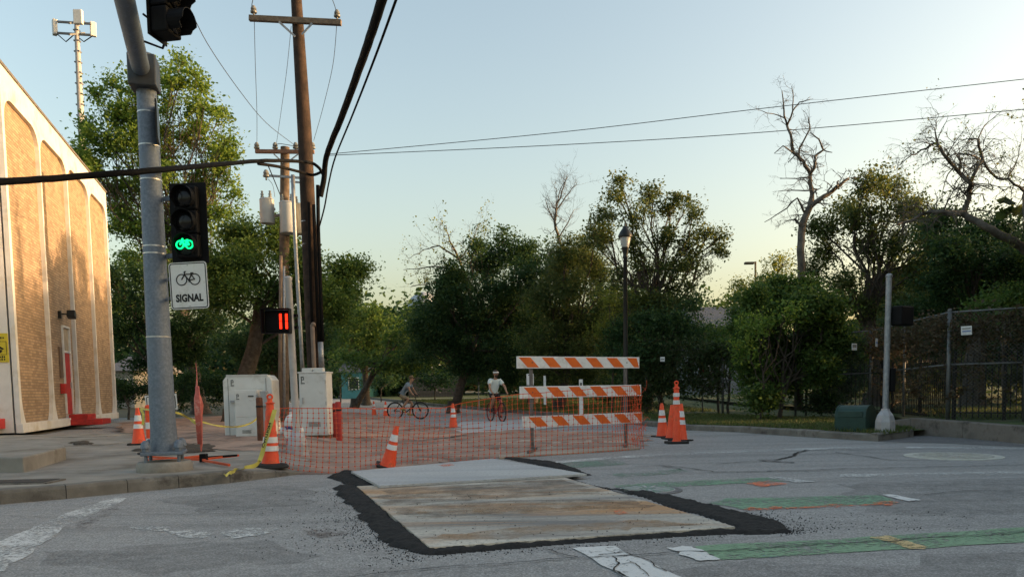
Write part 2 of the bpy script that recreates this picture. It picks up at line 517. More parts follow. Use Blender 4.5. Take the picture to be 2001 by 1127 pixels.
# ---- dirt of the torn-up corner
def wn3(x, y, s, o=0.0):
    return mnoise.noise(Vector((x * s + o, y * s - o, o * 0.7)))
def mound(name, poly, step, height, mat, warp=0.05, wfreq=3.0, base=0.0, slope=0.5, rough=0.25, parent=None, nf=9.0, zfun=None):
    xs = [p[0] for p in poly]; ys = [p[1] for p in poly]
    x0, x1, y0, y1 = min(xs) - .2, max(xs) + .2, min(ys) - .2, max(ys) + .2
    nx = int((x1 - x0) / step) + 1; ny = int((y1 - y0) / step) + 1
    A = np.array([(p[0], p[1]) for p in poly]); B = np.roll(A, -1, axis=0); AB = B - A; L2 = (AB ** 2).sum(1) + 1e-12
    idx = {}; vs = []; fs = []
    keep = np.zeros((nx + 1, ny + 1), bool); H = np.zeros((nx + 1, ny + 1))
    for i in range(nx + 1):
        for j in range(ny + 1):
            x = x0 + i * step; y = y0 + j * step
            wx = x + warp * (wn3(x, y, wfreq, 3.1) + 0.5 * wn3(x, y, wfreq * 3, 9.7)); wy = y + warp * (wn3(x, y, wfreq, 17.3) + 0.5 * wn3(x, y, wfreq * 3, 23.7))
            ins = inside(poly, wx, wy)
            if ins:
                p = np.array((wx, wy)); t = np.clip(((p - A) * AB).sum(1) / L2, 0, 1)
                d = math.sqrt((((A + AB * t[:, None]) - p) ** 2).sum(1).min())
                keep[i, j] = True
                H[i, j] = min(height, d * slope) * (1 + rough * wn3(x, y, nf, 5.0)) + rough * height * 0.5 * wn3(x, y, nf * 2.7, 8.0) * min(1, d / 0.05)
            else:
                H[i, j] = -0.01
    for i in range(nx):
        for j in range(ny):
            if keep[i, j] or keep[i + 1, j] or keep[i, j + 1] or keep[i + 1, j + 1]:
                if sum((keep[i, j], keep[i + 1, j], keep[i, j + 1], keep[i + 1, j + 1])) < 2: continue
                q = []
                for (a, b) in ((i, j), (i + 1, j), (i + 1, j + 1), (i, j + 1)):
                    if (a, b) not in idx:
                        idx[(a, b)] = len(vs)
                        X = x0 + a * step; Y = y0 + b * step
                        vs.append((X, Y, (zfun(X, Y) if zfun else base) + max(H[a, b], -0.004)))
                    q.append(idx[(a, b)])
                fs.append(tuple(q))
    return MB().add(vs, fs).build(name, mat, parent, smooth=True)
def dz_base(x, y):
    t = min(1, max(0, (x + 4.6) / 1.5)); t = t * t * (3 - 2 * t)
    u = min(1, max(0, (y - 14.0) / 5)) ; 
    return (SW + 0.012) * (1 - t) + 0.008 * t
dirt_px = [(235, 836), (300, 866), (420, 878), (505, 880), (520, 908), (590, 922), (690, 923), (830, 902), (990, 890), (1245, 873), (1262, 846), (1000, 838), (830, 830), (700, 812), (650, 806), (560, 806), (440, 812), (235, 826)]
dp = [tuple(G(x, y, SW if x < 520 else 0.03).xy) for x, y in dirt_px]
tag(mound('bare_dirt', dp, 0.17, 0.028, DIRT, warp=0.35, wfreq=1.2, zfun=dz_base, slope=0.1, rough=0.9, nf=2.0), kind='structure')
# small dark earth heap where the slab was lifted by the pole
tag(mound('earth_patch', [tuple(G(x, y, SW).xy) for x, y in ((262, 880), (330, 868), (420, 868), (415, 882), (330, 886))], 0.06, 0.03, M('dark_earth', (0.10, 0.08, 0.062), (0.05, 0.04, 0.03), 5, 0.95, 0, 0.8, 40), warp=0.15, base=SW + 0.008, rough=0.7, parent=None), kind='structure')
tag(mound('earth_patch', [tuple(G(x, y, SW).xy) for x, y in ((138, 866), (170, 861), (178, 868), (150, 870))], 0.05, 0.03, bpy.data.materials['dark_earth'], warp=0.12, base=SW + 0.008, rough=0.7), kind='structure')

# ---- right side: verge with kerb, yard behind the low wall
KR_px = [(1716, 862), (1680, 860), (1600, 855), (1520, 850), (1440, 844), (1336, 840), (1285, 834)]
KR = [tuple(G(*p).xy) for p in KR_px]
KR += [(3.2, 25.0), (2.4, 29.0), (0.2, 37.0), (-4.6, 50), (-9.6, 66), (-24.5, 112)]
END = tuple(G(1785, 853).xy)
verge_poly = [END] + KR + [(60, 112), (60, 18), (10.5, 17.2)]
sheet('verge', [(p[0], p[1]) for p in ([END] + offset_path(KR, -0.15)[0:] + [(60, 112), (60, 18), (10.5, 17.2)])], 0.13, LAWN)
kr = [END] + KR
kri = offset_path(kr, -0.16)
kerbR = tag(bpy.data.objects.new('kerb', None), kind='structure'); COL.objects.link(kerbR)
for i in range(len(kr) - 1):
    a, b = Vector(kr[i]), Vector(kr[i + 1]); n = max(1, int((b - a).length / 2.2))
    for k in range(n):
        p = a.lerp(b, k / n); q = a.lerp(b, (k + 1) / n)
        pi_ = Vector(kri[i]).lerp(Vector(kri[i + 1]), k / n); qi = Vector(kri[i]).lerp(Vector(kri[i + 1]), (k + 1) / n)
        zp, zq = gz(p.y), gz(q.y); h = 0.15 + random.uniform(-.008, .008)
        vs = [(p.x, p.y, zp - .05), (p.x, p.y, zp + h * .8), (*p.lerp(pi_, .2), zp + h), (pi_.x, pi_.y, zp + h), (pi_.x, pi_.y, zp - .05),
              (q.x, q.y, zq - .05), (q.x, q.y, zq + h * .8), (*q.lerp(qi, .2), zq + h), (qi.x, qi.y, zq + h), (qi.x, qi.y, zq - .05)]
        fs = [(k2 + 5, k2, k2 + 1, k2 + 6) for k2 in range(4)] + [(4, 3, 2, 1, 0), (5, 6, 7, 8, 9)]
        MB().add(vs, [tuple(reversed(f)) for f in fs]).build('kerb_stone', CONC2, kerbR)
# pad under the signal pole and the old asphalt of the drive
sheet('drive', [tuple(G(x, y).xy) for x, y in ((1725, 863), (1700, 858))] + [(7.6, 17.5), (9.4, 17.6), (9.1, 15.4), (8.9, 13.4), (9.2, 9.0), tuple(G(2001, 873).xy), tuple(G(1850, 866).xy)], 0.005, ASPH_OLD)
sheet('path', [tuple(G(x, y, 0.13).xy) for x, y in ((1300, 814), (1430, 818), (1560, 826), (1650, 834), (1650, 840), (1540, 832), (1420, 823), (1300, 819))], 0.137, CONC)
sheet('path', [(-9.5, 70), (9, 63), (9, 64.6), (-9.5, 71.8)], 0.14, CONC)
sheet('yard', [(8.75, 17.0), (8.9, 15.4), (9.25, 13.2), (9.8, 5), (60, 2), (60, 60), (12, 60), (10.6, 22)], 0.29, LAWN)
wall_pts = [tuple(G(1745, 847).xy), tuple(G(1779, 849).xy), tuple(G(1880, 856).xy), tuple(G(2001, 867).xy), (9.6, 9.0), (10, 3)]
wo_ = offset_path(wall_pts, 0.22)
lw = thing('retaining_wall', (*wall_pts[1], 0), 'low dark concrete retaining wall below the iron fence on the right', 'wall')
wh = [0.30, 0.36, 0.33, 0.31, 0.31, 0.31]
for i in range(len(wall_pts) - 1):
    a, b, c, d = wall_pts[i], wall_pts[i + 1], wo_[i + 1], wo_[i]
    vs = [(a[0], a[1], -.05), (b[0], b[1], -.05), (c[0], c[1], -.05), (d[0], d[1], -.05), (a[0], a[1], wh[i]), (b[0], b[1], wh[i + 1]), (c[0], c[1], wh[i + 1]), (d[0], d[1], wh[i])]
    MB().add(vs, [(0, 3, 2, 1), (4, 5, 6, 7), (0, 1, 5, 4), (1, 2, 6, 5), (2, 3, 7, 6), (3, 0, 4, 7)]).build('wall_segment', M('wall_concrete', (0.23, 0.205, 0.18), (0.13, 0.115, 0.10), 2, 0.9, 0, 0.6, 50, dirt=(0.08, 0.07, 0.06), dscale=2) if i == 0 else bpy.data.materials['wall_concrete'], lw, world=True, bevel=0.02)

# ------------------------------------------------------------------ steel plates and cold mix in the road
def plate_mat(name, c, c2, rust, amt):
    m, nt, bs = new_mat(name)
    v = coords(nt); vs = coords(nt, (0.16, 1.15, 1), (0, 0, -0.25))
    col = ramp(nt, ntex(nt, vs, 1.6, 7, 0.62, 0.3), [(0.36, c2), (0.56, c)])
    f = ramp(nt, ntex(nt, vs, 1.25, 6, 0.62, 0.5), [(0.45, 0.0), (0.57, 1.0)])
    md = node(nt, 'ShaderNodeMath', operation='MULTIPLY'); nt.links.new(f, md.inputs[0]); md.inputs[1].default_value = amt
    col = mix(nt, md.outputs[0], col, rust)
    col = mix(nt, ramp(nt, ntex(nt, v, 26, 6, 0.7), [(0.36, 0.55), (0.52, 0.0)]), col, tuple(x * .55 for x in c2))
    nt.links.new(col, bs.inputs['Base Color']); bs.inputs['Roughness'].default_value = 0.62; bs.inputs['Metallic'].default_value = 0.05
    bump(nt, bs, ntex(nt, v, 40, 5), 0.25, 0.004)
    return m
PLATE1 = plate_mat('rusty_steel_plate', (0.60, 0.55, 0.46), (0.19, 0.175, 0.16), (0.44, 0.24, 0.10), 1.0)
PLATE2 = plate_mat('pale_steel_plate', (0.50, 0.51, 0.51), (0.36, 0.365, 0.37), (0.44, 0.40, 0.32), 0.25)
PLATE3 = plate_mat('dirty_steel_plate', (0.47, 0.38, 0.29), (0.30, 0.24, 0.185), (0.40, 0.29, 0.20), 0.5)
def plate(px, z, mat, label, thick=0.03):
    pts = [G(x, y, z) for x, y in px]
    c = sum(pts, Vector()) / len(pts)
    mb = MB().extrude([(p.x - c.x, p.y - c.y, -thick) for p in pts], (0, 0, thick))
    o = mb.build('steel_road_plate', mat, bevel=0.004); o.location = (c.x, c.y, z)
    return tag(o, label, 'steel plate', 'steel plates over the trench')
plate([(697, 949), (1100, 931), (1437, 1028), (840, 1068)], 0.034, PLATE1, 'large rust-streaked steel road plate nearest in the street, ringed by black asphalt')
plate([(686, 920), (962, 895), (1147, 925), (742, 948)], 0.066, PLATE2, 'pale grey steel road plate lapping the large rusty one, beside the leaning cone')
plate([(975, 893), (1250, 875), (1196, 850), (975, 861)], 0.03, PLATE3, 'dirt-coated steel plate under the striped barricade')
plate([(886, 838), (905, 845), (1040, 838), (1105, 832), (1060, 818), (900, 824)], 0.035, PLATE2, 'grey steel plate behind the orange mesh by the riders')
cm = [
 [(652, 952), (668, 975), (700, 1002), (728, 1037), (770, 1070), (845, 1084), (858, 1074), (838, 1070), (765, 1010), (716, 962), (694, 950)],
 [(1440, 1029), (1425, 1042), (1480, 1044), (1545, 1040), (1520, 1020), (1440, 1000), (1340, 975), (1260, 960), (1232, 964), (1335, 997)],
 [(640, 932), (672, 920), (690, 923), (738, 950), (700, 952), (668, 944)],
 [(970, 893), (1000, 894), (1085, 903), (1120, 914), (1154, 928), (1112, 935), (1150, 946), (1200, 956), (1262, 963), (1232, 966), (1150, 947), (1098, 934), (1150, 927), (1060, 910)],
 [(835, 1070), (845, 1084), (960, 1075), (1150, 1059), (1330, 1048), (1450, 1042), (1440, 1031), (1330, 1038), (1150, 1050), (960, 1062)],
]
for k, pp in enumerate(cm):
    pl = [tuple(G(x, y).xy) for x, y in pp]
    o = mound('cold_mix_ramp', pl, 0.022, (0.024, 0.020, 0.032, 0.018, 0.020)[k], TAR, warp=(.06, .05, .05, .03, .02)[k], wfreq=3.5, base=0.004, slope=0.55, rough=0.55, nf=14)
    tag(o, ('black cold mix asphalt banked along the left edge of the rusty plate', 'black cold mix asphalt wedge at the right corner of the rusty plate',
            'small black asphalt heap at the left end of the pale plate', 'thin black asphalt strip along the right edges of both near plates', 'narrow black asphalt band along the front edge of the rusty plate')[k], 'asphalt patch')
# loose crumbs of cold mix
def crumbs(name, pts, mat, s0, s1):
    base = np.array([(1, 0, -.5), (-.6, .8, -.5), (-.6, -.8, -.5), (0.1, 0, .8), (.4, .5, .1)]); fc = np.array([(0, 1, 3), (1, 2, 3), (2, 0, 3), (0, 2, 1), (0, 4, 1), (4, 3, 1)])
    V, F = [], []
    for k, p in enumerate(pts):
        s = random.uniform(s0, s1) * random.choice((0.6, 0.8, 1, 1)); a = random.uniform(0, 2 * PI); c, si = math.cos(a), math.sin(a)
        b = base * s * RNG.uniform(.6, 1.3, (5, 3))
        V.append(np.stack([b[:, 0] * c - b[:, 1] * si + p[0], b[:, 0] * si + b[:, 1] * c + p[1], b[:, 2] + p[2] + s * .4], 1)); F.append(fc + 5 * k)
    return np_mesh(name, np.concatenate(V), np.concatenate(F), mat)
cp = []
edges = [((652, 955), (700, 1005)), ((700, 1005), (770, 1072)), ((770, 1072), (850, 1086)), ((850, 1086), (1430, 1046)), ((1500, 1042), (1545, 1042)), ((1545, 1038), (1440, 1000)), ((1440, 1000), (1270, 962))]
for k in range(1900):
    e = random.choice((0, 1, 1, 1, 2, 4, 5, 5, 3)); a, b = edges[e]; t = random.random()
    q = G(a[0] + (b[0] - a[0]) * t, a[1] + (b[1] - a[1]) * t)
    sp = abs(random.gauss(0, 0.22 if e != 3 else .05)) * random.choice((.5, 1, 1.6))
    n = Vector((-0.9, -0.3)) if e in (0, 1) else (Vector((-.4, -.8)) if e in (2, 3) else Vector((0.85, 0.35)))
    cp.append((q.x + n.x * sp + random.gauss(0, .05), q.y + n.y * sp + random.gauss(0, .05), 0.0))
for k in range(300):
    q = G(random.uniform(760, 1400), random.uniform(960, 1060), .034)
    if inside([(p.x, p.y) for p in [G(x, y, .034) for x, y in [(697, 949), (1100, 931), (1437, 1028), (840, 1068)]]], q.x, q.y): cp.append((q.x, q.y, .034))
for k in range(110):
    q = G(random.uniform(420, 760), random.uniform(985, 1080)); cp.append((q.x, q.y, 0))
for k in range(110):
    q = G(random.uniform(1540, 1900), random.uniform(1000, 1035)); cp.append((q.x, q.y, 0))
tag(crumbs('asphalt_crumbs', cp, TAR, 0.003, 0.009), 'loose black asphalt crumbs scattered round the plates', 'crumbs', kind='stuff')

# ------------------------------------------------------------------ road markings, cracks
PW = paint_mat('worn_white_paint', (0.66, 0.66, 0.64), None, 0.80, 24)
PW2 = paint_mat('scuffed_white_paint', (0.62, 0.62, 0.60), None, 0.56, 26)
PG = paint_mat('green_lane_paint', (0.20, 0.33, 0.20), None, 0.70, 24)
PG2 = paint_mat('faded_green_paint', (0.19, 0.33, 0.21), None, 0.62, 22)
PG3 = paint_mat('very_faded_green_paint', (0.19, 0.30, 0.22), None, 0.50, 20)
PY = paint_mat('yellow_patch_paint', (0.62, 0.46, 0.22), None, 0.72, 24)
PO = paint_mat('orange_spray_paint', (0.85, 0.19, 0.06), None, 0.52, 30)
PB = paint_mat('blue_spray_paint', (0.10, 0.25, 0.60), None, 0.34, 16)
marks = tag(bpy.data.objects.new('road_marking', None), kind='structure'); COL.objects.link(marks)
def subdiv_poly(px, n=5):
    out = []
    for i in range(len(px)):
        a = px[i]; b = px[(i + 1) % len(px)]
        for k in range(n): out.append((a[0] + (b[0] - a[0]) * k / n, a[1] + (b[1] - a[1]) * k / n))
    return out
def mark(name, px, mat, z=0.005, jit=0.012):
    pts = [G(x, y, z) for x, y in subdiv_poly(px, 6)]
    mb = MB().add([(p.x + random.gauss(0, jit), p.y + random.gauss(0, jit), z) for p in pts], [tuple(range(len(pts)))])
    o = mb.build(name, mat, marks)
    if o.data.polygons[0].normal.z < 0: o.data.flip_normals()
    return o
mark('green_lane', [(1352, 1066), (1408, 1093), (1600, 1082), (2030, 1057), (2060, 1024), (2001, 1028), (1700, 1048)], PG)
mark('white_bar', [(1304, 1069), (1350, 1065), (1406, 1092), (1362, 1094)], PW, 0.008)
mark('yellow_bar', [(1702, 1048), (1734, 1045), (1816, 1069), (1784, 1071)], PY, 0.009)
mark('green_lane', [(1385, 982), (1415, 973), (1560, 970), (1720, 966), (1754, 982), (1600, 989), (1456, 994)], PG2)
mark('white_bar', [(1720, 965), (1744, 965), (1802, 976), (1772, 978)], PW, 0.008)
mark('green_lane', [(1196, 947), (1350, 938), (1500, 932), (1534, 939), (1380, 947), (1215, 955)], PG2)
mark('white_bar', [(1502, 932), (1530, 931), (1590, 940), (1560, 942)], PW2, 0.008)
mark('green_lane', [(1070, 905), (1200, 897), (1230, 906), (1100, 915)], PG3)
mark('green_lane', [(1195, 925), (1330, 915), (1345, 922), (1210, 933)], PG3, 0.006)
mark('edge_line', [(1075, 902), (1200, 891), (1420, 880), (1720, 871), (1720, 874), (1420, 884), (1200, 895), (1078, 906)], PW2)
mark('edge_line', [(1770, 872), (2010, 874), (2010, 877), (1770, 875)], PW2)
mark('edge_line', [(1640, 926), (2010, 920), (2010, 925), (1640, 931)], PW2, 0.007)
mark('crosswalk_bar', [(1118, 1069), (1197, 1066), (1350, 1135), (1235, 1135)], PW, 0.007)
mark('crosswalk_bar', [(-10, 1062), (87, 1019), (154, 993), (225, 971), (250, 973), (190, 1000), (133, 1024), (91, 1056), (-10, 1125)], PW2)
mark('paint_scuff', [(250, 1030), (300, 1026), (338, 1029), (330, 1036), (280, 1037)], PW2, 0.006)
mark('paint_scuff', [(330, 1037), (380, 1034), (418, 1040), (400, 1050), (350, 1048)], PW2, 0.0065)
mark('paint_scuff', [(430, 1038), (480, 1031), (545, 1032), (520, 1042), (455, 1052)], PW2, 0.006)
for a, b in (((1448, 990), (1490, 997)), ((1500, 988), (1530, 994)), ((1605, 983), (1655, 991)), ((1705, 977), (1756, 987))):
    mark('spray_mark', [(a[0], (a[1] + b[1]) / 2), ((a[0] + b[0]) / 2, a[1]), (b[0], (a[1] + b[1]) / 2 - 2), ((a[0] + b[0]) / 2 + 6, b[1])], PO, 0.0095)
mark('spray_mark', [(1456, 993), (1600, 988), (1752, 982), (1752, 984), (1600, 990.5), (1456, 996)], PO, 0.0085, 0.004)
mark('spray_mark', [(1455, 943), (1500, 938), (1540, 944), (1490, 950)], PO, 0.0095)
mark('spray_mark', [(1190, 993), (1215, 996), (1226, 1003), (1205, 1004)], PO, 0.0385)
mark('spray_mark', [(858, 908), (880, 905), (890, 908), (868, 911)], PO, 0.0705)
mark('spray_mark', [(1480, 1080), (1510, 1082), (1530, 1090), (1500, 1088)], PB, 0.0095)
mark('spray_mark', [(1600, 1115), (1625, 1120), (1640, 1130), (1615, 1127)], PB, 0.0095)
PS = paint_mat('brown_stain', (0.12, 0.075, 0.055), None, 0.40, 14, .3, .8)
PD = paint_mat('dark_wear', (0.15, 0.145, 0.14), None, 0.42, 5, .6, .42)
PT = paint_mat('plate_grime', (0.17, 0.125, 0.085), None, 0.42, 4, .5, .75)
PT2 = paint_mat('plate_rust_bloom', (0.42, 0.24, 0.10), None, 0.42, 5, .5, .8)
mark('grime', [(735, 958), (900, 946), (1100, 936), (1185, 962), (980, 972), (760, 988)], PT, 0.0375, .05)
mark('grime', [(760, 990), (960, 978), (1240, 975), (1290, 990), (1000, 1000), (800, 1010)], PT, 0.0378, .05)
mark('rust', [(820, 1048), (1000, 1030), (1250, 1015), (1390, 1020), (1200, 1036), (900, 1056)], PT2, 0.0375, .04)
mark('rust', [(770, 1000), (1000, 990), (1200, 985), (1230, 992), (960, 1004)], PT2, 0.0382, .04)
mark('stain', [(135, 1028), (170, 1012), (235, 985), (220, 1002), (165, 1032)], PS, 0.0065)
mark('stain', [(580, 1035), (640, 1030), (690, 1042), (620, 1050)], PS, 0.0065)
mark('stain', [(1640, 945), (1800, 938), (2020, 935), (2020, 1005), (1860, 1010), (1700, 1000)], PD, 0.0042, .06)
mark('stain', [(300, 975), (520, 950), (640, 948), (600, 985), (400, 1000)], PD, 0.0042, .06)
mark('stain', [(60, 1080), (300, 1062), (560, 1058), (640, 1095), (300, 1120)], PD, 0.0042, .08)
mark('stain', [(1280, 1100), (1600, 1098), (2020, 1075), (2020, 1140), (1300, 1140)], PD, 0.0042, .08)
def crack(px, w0, w1, z=0.012):
    """jagged dark crack as a narrow ribbon"""
    pts = []
    for i in range(len(px) - 1):
        a = G(*px[i]); b = G(*px[i + 1]); n = max(2, int((b - a).length / 0.035))
        for k in range(n): pts.append(a.lerp(b, k / n))
    pts.append(G(*px[-1]))
    vs, fs = [], []
    for i, p in enumerate(pts):
        t = (pts[min(i + 1, len(pts) - 1)] - pts[max(i - 1, 0)]).normalized(); n = Vector((-t.y, t.x, 0))
        off = 0.07 * wn3(p.x, p.y, 1.7, 2.0) + 0.035 * wn3(p.x, p.y, 7, 4.0) + .012 * wn3(p.x, p.y, 23, 6.0)
        w = 1.35 * random.uniform(w0, w1) * (0.6 + 0.8 * abs(wn3(p.x, p.y, 5, 6.0)))
        c = p + n * off
        vs += [(*(c + n * w / 2).xy, z), (*(c - n * w / 2).xy, z)]
        if i: fs.append((2 * i - 2, 2 * i - 1, 2 * i + 1, 2 * i))
    return MB().add(vs, fs).build('crack', CRACKM, marks)
crack([(560, 1145), (700, 1124), (900, 1106), (1040, 1098)], .006, .014)
crack([(1040, 1098), (1160, 1090), (1300, 1083), (1500, 1073), (1700, 1060), (2030, 1040)], .008, .016)
crack([(1068, 1074), (1105, 1085), (1125, 1092)], .006, .014)
crack([(1170, 1086), (1220, 1082), (1270, 1098), (1310, 1118)], .006, .012)
crack([(1195, 1088), (1212, 1104), (1208, 1116), (1240, 1130)], .007, .015)
crack([(1212, 1104), (1232, 1098), (1262, 1110), (1275, 1128)], .004, .009)
crack([(1185, 1076), (1202, 1084), (1230, 1078), (1262, 1082)], .004, .008)
crack([(1485, 900), (1440, 903), (1395, 908)], .008, .02)
crack([(1575, 880), (1640, 876), (1700, 884)], .006, .014)
crack([(1290, 910), (1350, 915), (1395, 923), (1500, 922), (1640, 917), (2010, 908)], .014, .035)
crack([(1485, 900), (1515, 899), (1540, 893), (1575, 880)], .02, .06)
crack([(1485, 901), (1550, 905)], .03, .08)
crack([(1635, 884), (1740, 899), (1850, 901)], .012, .03)
crack([(1330, 918), (1290, 909), (1240, 912)], .01, .02)
crack([(1810, 968), (1900, 960), (2010, 958)], .008, .018)
crack([(1860, 938), (2010, 935)], .006, .012)
crack([(0, 1010), (150, 1012), (300, 1006), (520, 1005)], .004, .01)
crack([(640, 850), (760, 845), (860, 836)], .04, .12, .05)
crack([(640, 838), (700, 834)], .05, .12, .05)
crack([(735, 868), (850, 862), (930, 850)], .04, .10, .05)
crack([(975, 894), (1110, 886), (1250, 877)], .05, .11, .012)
# manholes
def manhole(px, py, r, label, mats):
    t = thing('manhole_cover', G(px, py), label, 'manhole')
    MB().lathe([(r, 0.0), (r, 0.008), (r * .96, 0.010)], 40).build('collar', mats[0], t)
    MB().lathe([(r * .80, 0.004), (r * .80, 0.016), (r * .78, 0.017)], 36).build('rim', mats[1], t)
    mb = MB().lathe([(r * .76, 0.008), (r * .76, 0.019)], 36)
    mb.build('lid', mats[2], t)
    hb = MB()
    for a in range(0, 360, 30):
        c, s = math.cos(R(a)), math.sin(R(a)); hb.bar((c * r * .25, s * r * .25, .021), (c * r * .68, s * r * .68, .021), .03 * r / .4, .006)
    hb.build('tread_rib', mats[1], t)
    return t
IRON = M('manhole_iron', (0.20, 0.195, 0.17), (0.10, 0.098, 0.09), 12, 0.7, 0.3, 0.5, 60)
manhole(1862, 891, 0.66, 'large pale manhole with worn cream concrete collar on the right of the road', (M('cream_collar', (0.56, 0.545, 0.48), (0.42, 0.41, 0.36), 5, 0.85, 0, .4, 60), M('cream_iron', (0.47, 0.455, 0.40), (0.31, 0.30, 0.265), 9, 0.75, 0, .4), M('cream_lid', (0.48, 0.465, 0.41), (0.28, 0.27, 0.24), 7, 0.75, 0, .4, 40)))
manhole(1265, 957.5, 0.37, 'green-painted manhole at the right edge of the black asphalt strip', (ASPH_OLD, PW if False else GREYP, M('green_lid', (0.22, 0.30, 0.24), (0.15, 0.20, 0.17), 7, 0.75, 0, .4, 40)))

# ------------------------------------------------------------------ brick building on the left
def brick_mat():
    m, nt, bs = new_mat('tan_brick')
    tc = node(nt, 'ShaderNodeTexCoord'); sp = node(nt, 'ShaderNodeSeparateXYZ'); cb = node(nt, 'ShaderNodeCombineXYZ')
    nt.links.new(tc.outputs['Object'], sp.inputs[0]); nt.links.new(sp.outputs[0], cb.inputs[0]); nt.links.new(sp.outputs[2], cb.inputs[1])
    b = node(nt, 'ShaderNodeTexBrick')
    b.inputs['Scale'].default_value = 1.0; b.inputs['Brick Width'].default_value = 0.30; b.inputs['Row Height'].default_value = 0.088
    b.inputs['Mortar Size'].default_value = 0.011; b.inputs['Mortar Smooth'].default_value = 0.3; b.inputs['Bias'].default_value = -0.2
    b.inputs['Color1'].default_value = (0.41, 0.295, 0.195, 1); b.inputs['Color2'].default_value = (0.265, 0.185, 0.12, 1); b.inputs['Mortar'].default_value = (0.225, 0.185, 0.14, 1)
    nt.links.new(cb.outputs[0], b.inputs['Vector'])
    v = coords(nt)
    col = mix(nt, 0.5, b.outputs['Color'], mix(nt, 1.0, b.outputs['Color'], ramp(nt, ntex(nt, v, 1.4, 7, .65), [(0.3, 0.5), (0.7, 1.25)]), 'MULTIPLY'))
    nt.links.new(col, bs.inputs['Base Color']); bs.inputs['Roughness'].default_value = 0.9; bs.inputs['Specular IOR Level'].default_value = 0.15
    bp = node(nt, 'ShaderNodeBump'); bp.inputs['Strength'].default_value = 0.8; bp.inputs['Distance'].default_value = 0.012; bp.invert = True
    nt.links.new(b.outputs['Fac'], bp.inputs['Height']); nt.links.new(bp.outputs[0], bs.inputs['Normal'])
    return m
BRICK = brick_mat()
STUC = M('white_stucco', (0.65, 0.645, 0.63), (0.56, 0.555, 0.54), 2.2, 0.85, 0, 0.25, 70, dirt=(0.50, 0.46, 0.39), dscale=1.3)
BH = 10.25
BAY = 3.5
bld = thing('brick_building', (-13.95, 21.66, 0), 'tall tan brick building with white arched ribs and red door at left edge', 'building', rz=math.atan2(0.9543, -0.2987))
def rib_extra(z):
    e = 0.0
    if z < 1.5: e += 0.34 * ((1.5 - z) / 1.15) ** 2.6
    if z > 8.85:
        u = min(1.0, (z - 8.85) / .65); e += .75 * (1 - math.sqrt(max(0, 1 - u * u)))
    return e
zs = [0.40, 0.5, 0.65, 0.85, 1.1, 1.5, 3, 5, 7.0, 8.0, 8.85, 9.05, 9.2, 9.3, 9.38, 9.44, 9.48, 9.50]
RD = 0.13
for k in range(5):
    xc = k * BAY; mb = MB(); vs = []; fs = []
    for z in zs:
        w = 0.06 + rib_extra(z)
        xl = xc - (w if k > 0 else 0.14); xr = xc + (w if k < 4 else 0.14)
        vs += [(xl, 0, z), (xl, -RD, z), (xr, -RD, z), (xr, 0, z)]
    for i in range(len(zs) - 1):
        a = 4 * i
        for j in range(3): fs.append((a + j, a + 4 + j, a + 5 + j, a + 1 + j))
    mb.add(vs, [tuple(reversed(f)) for f in fs]); mb.build('rib', STUC, bld)
MB().box((2 * BAY, -RD / 2, (9.50 + BH) / 2), (4 * BAY + 0.28, RD, BH - 9.50)).build('header', STUC, bld)
MB().box((2 * BAY, -RD / 2 - 0.03, 0.27), (4 * BAY + 0.30, RD + 0.06, 0.27)).build('base_band', STUC, bld, bevel=0.02)
MB().box((2 * BAY, 7.9, 5.2), (4 * BAY + 0.28, 15.7, 10.1)).build('wall', STUC, bld)
MB().box((2 * BAY, 7.83, BH + 0.04), (4 * BAY + 0.36, 16.0, 0.08)).build('coping', M('coping_metal', (0.16, 0.145, 0.125), None, 5, 0.6), bld)
for k in range(4):
    mb = MB()
    x0, x1 = k * BAY + 0.05, (k + 1) * BAY - 0.05
    if k != 1:
        mb.box(((x0 + x1) / 2, 0.02, 4.95), (x1 - x0, 0.06, 9.16))
    else:                                   # leaves the doorway open
        dx0, dx1, dt = 5.42, 6.40, 3.62
        mb.box(((x0 + dx0) / 2, 0.02, 4.95), (dx0 - x0, 0.06, 9.16)); mb.box(((dx1 + x1) / 2, 0.02, 4.95), (x1 - dx1, 0.06, 9.16)); mb.box(((dx0 + dx1) / 2, 0.02, (dt + 9.53) / 2), (dx1 - dx0, 0.06, 9.53 - dt))
    mb.build('brick_panel', BRICK, bld)
dr = MB().box((5.91, 0.005, 1.60), (0.90, 0.05, 2.14)).build('door', REDP, bld, bevel=0.006)
MB().box((6.27, -0.045, 1.55), (0.05, 0.06, 0.22)).build('handle', GREYP, dr)
MB().box((5.91, 0.01, 3.15), (0.86, 0.04, 0.78)).build('transom', M('transom_panel', (0.42, 0.34, 0.24), None, 4, 0.6), bld)
df = MB()
for x in (5.44, 6.38): df.box((x, -0.01, 2.07), (0.055, 0.12, 3.06))
for z in (2.715, 3.59): df.box((5.91, -0.012, z), (0.88, 0.116, 0.06))
df.build('door_frame', WHITE, bld)
MB().box((5.05, -0.035, 2.32), (0.34, 0.05, 1.05)).build('notice_board', M('notice_brown', (0.16, 0.11, 0.08), None, 6, 0.6), bld)
mbx = MB().box((4.92, -0.10, 1.42), (0.24, 0.15, 0.34)).build('mailbox', REDP, bld, bevel=0.015)
fl = MB().box((5.15, -0.06, 3.95), (0.12, 0.10, 0.26)).build('floodlight', BLACKM, bld, bevel=0.01)
MB().box((5.42, -0.36, 3.98), (0.26, 0.26, 0.24), M=Matrix.Rotation(0.35, 3, 'Y')).build('lamp_housing', BLACKM, fl, bevel=0.02)
MB().bar((5.15, -0.1, 3.98), (5.35, -0.25, 3.98), 0.05, 0.05).build('bracket', BLACKM, fl)
MB().box((5.95, -0.42, 0.335), (1.3, 0.60, 0.37)).build('upper_step', REDP, bld, bevel=0.012)
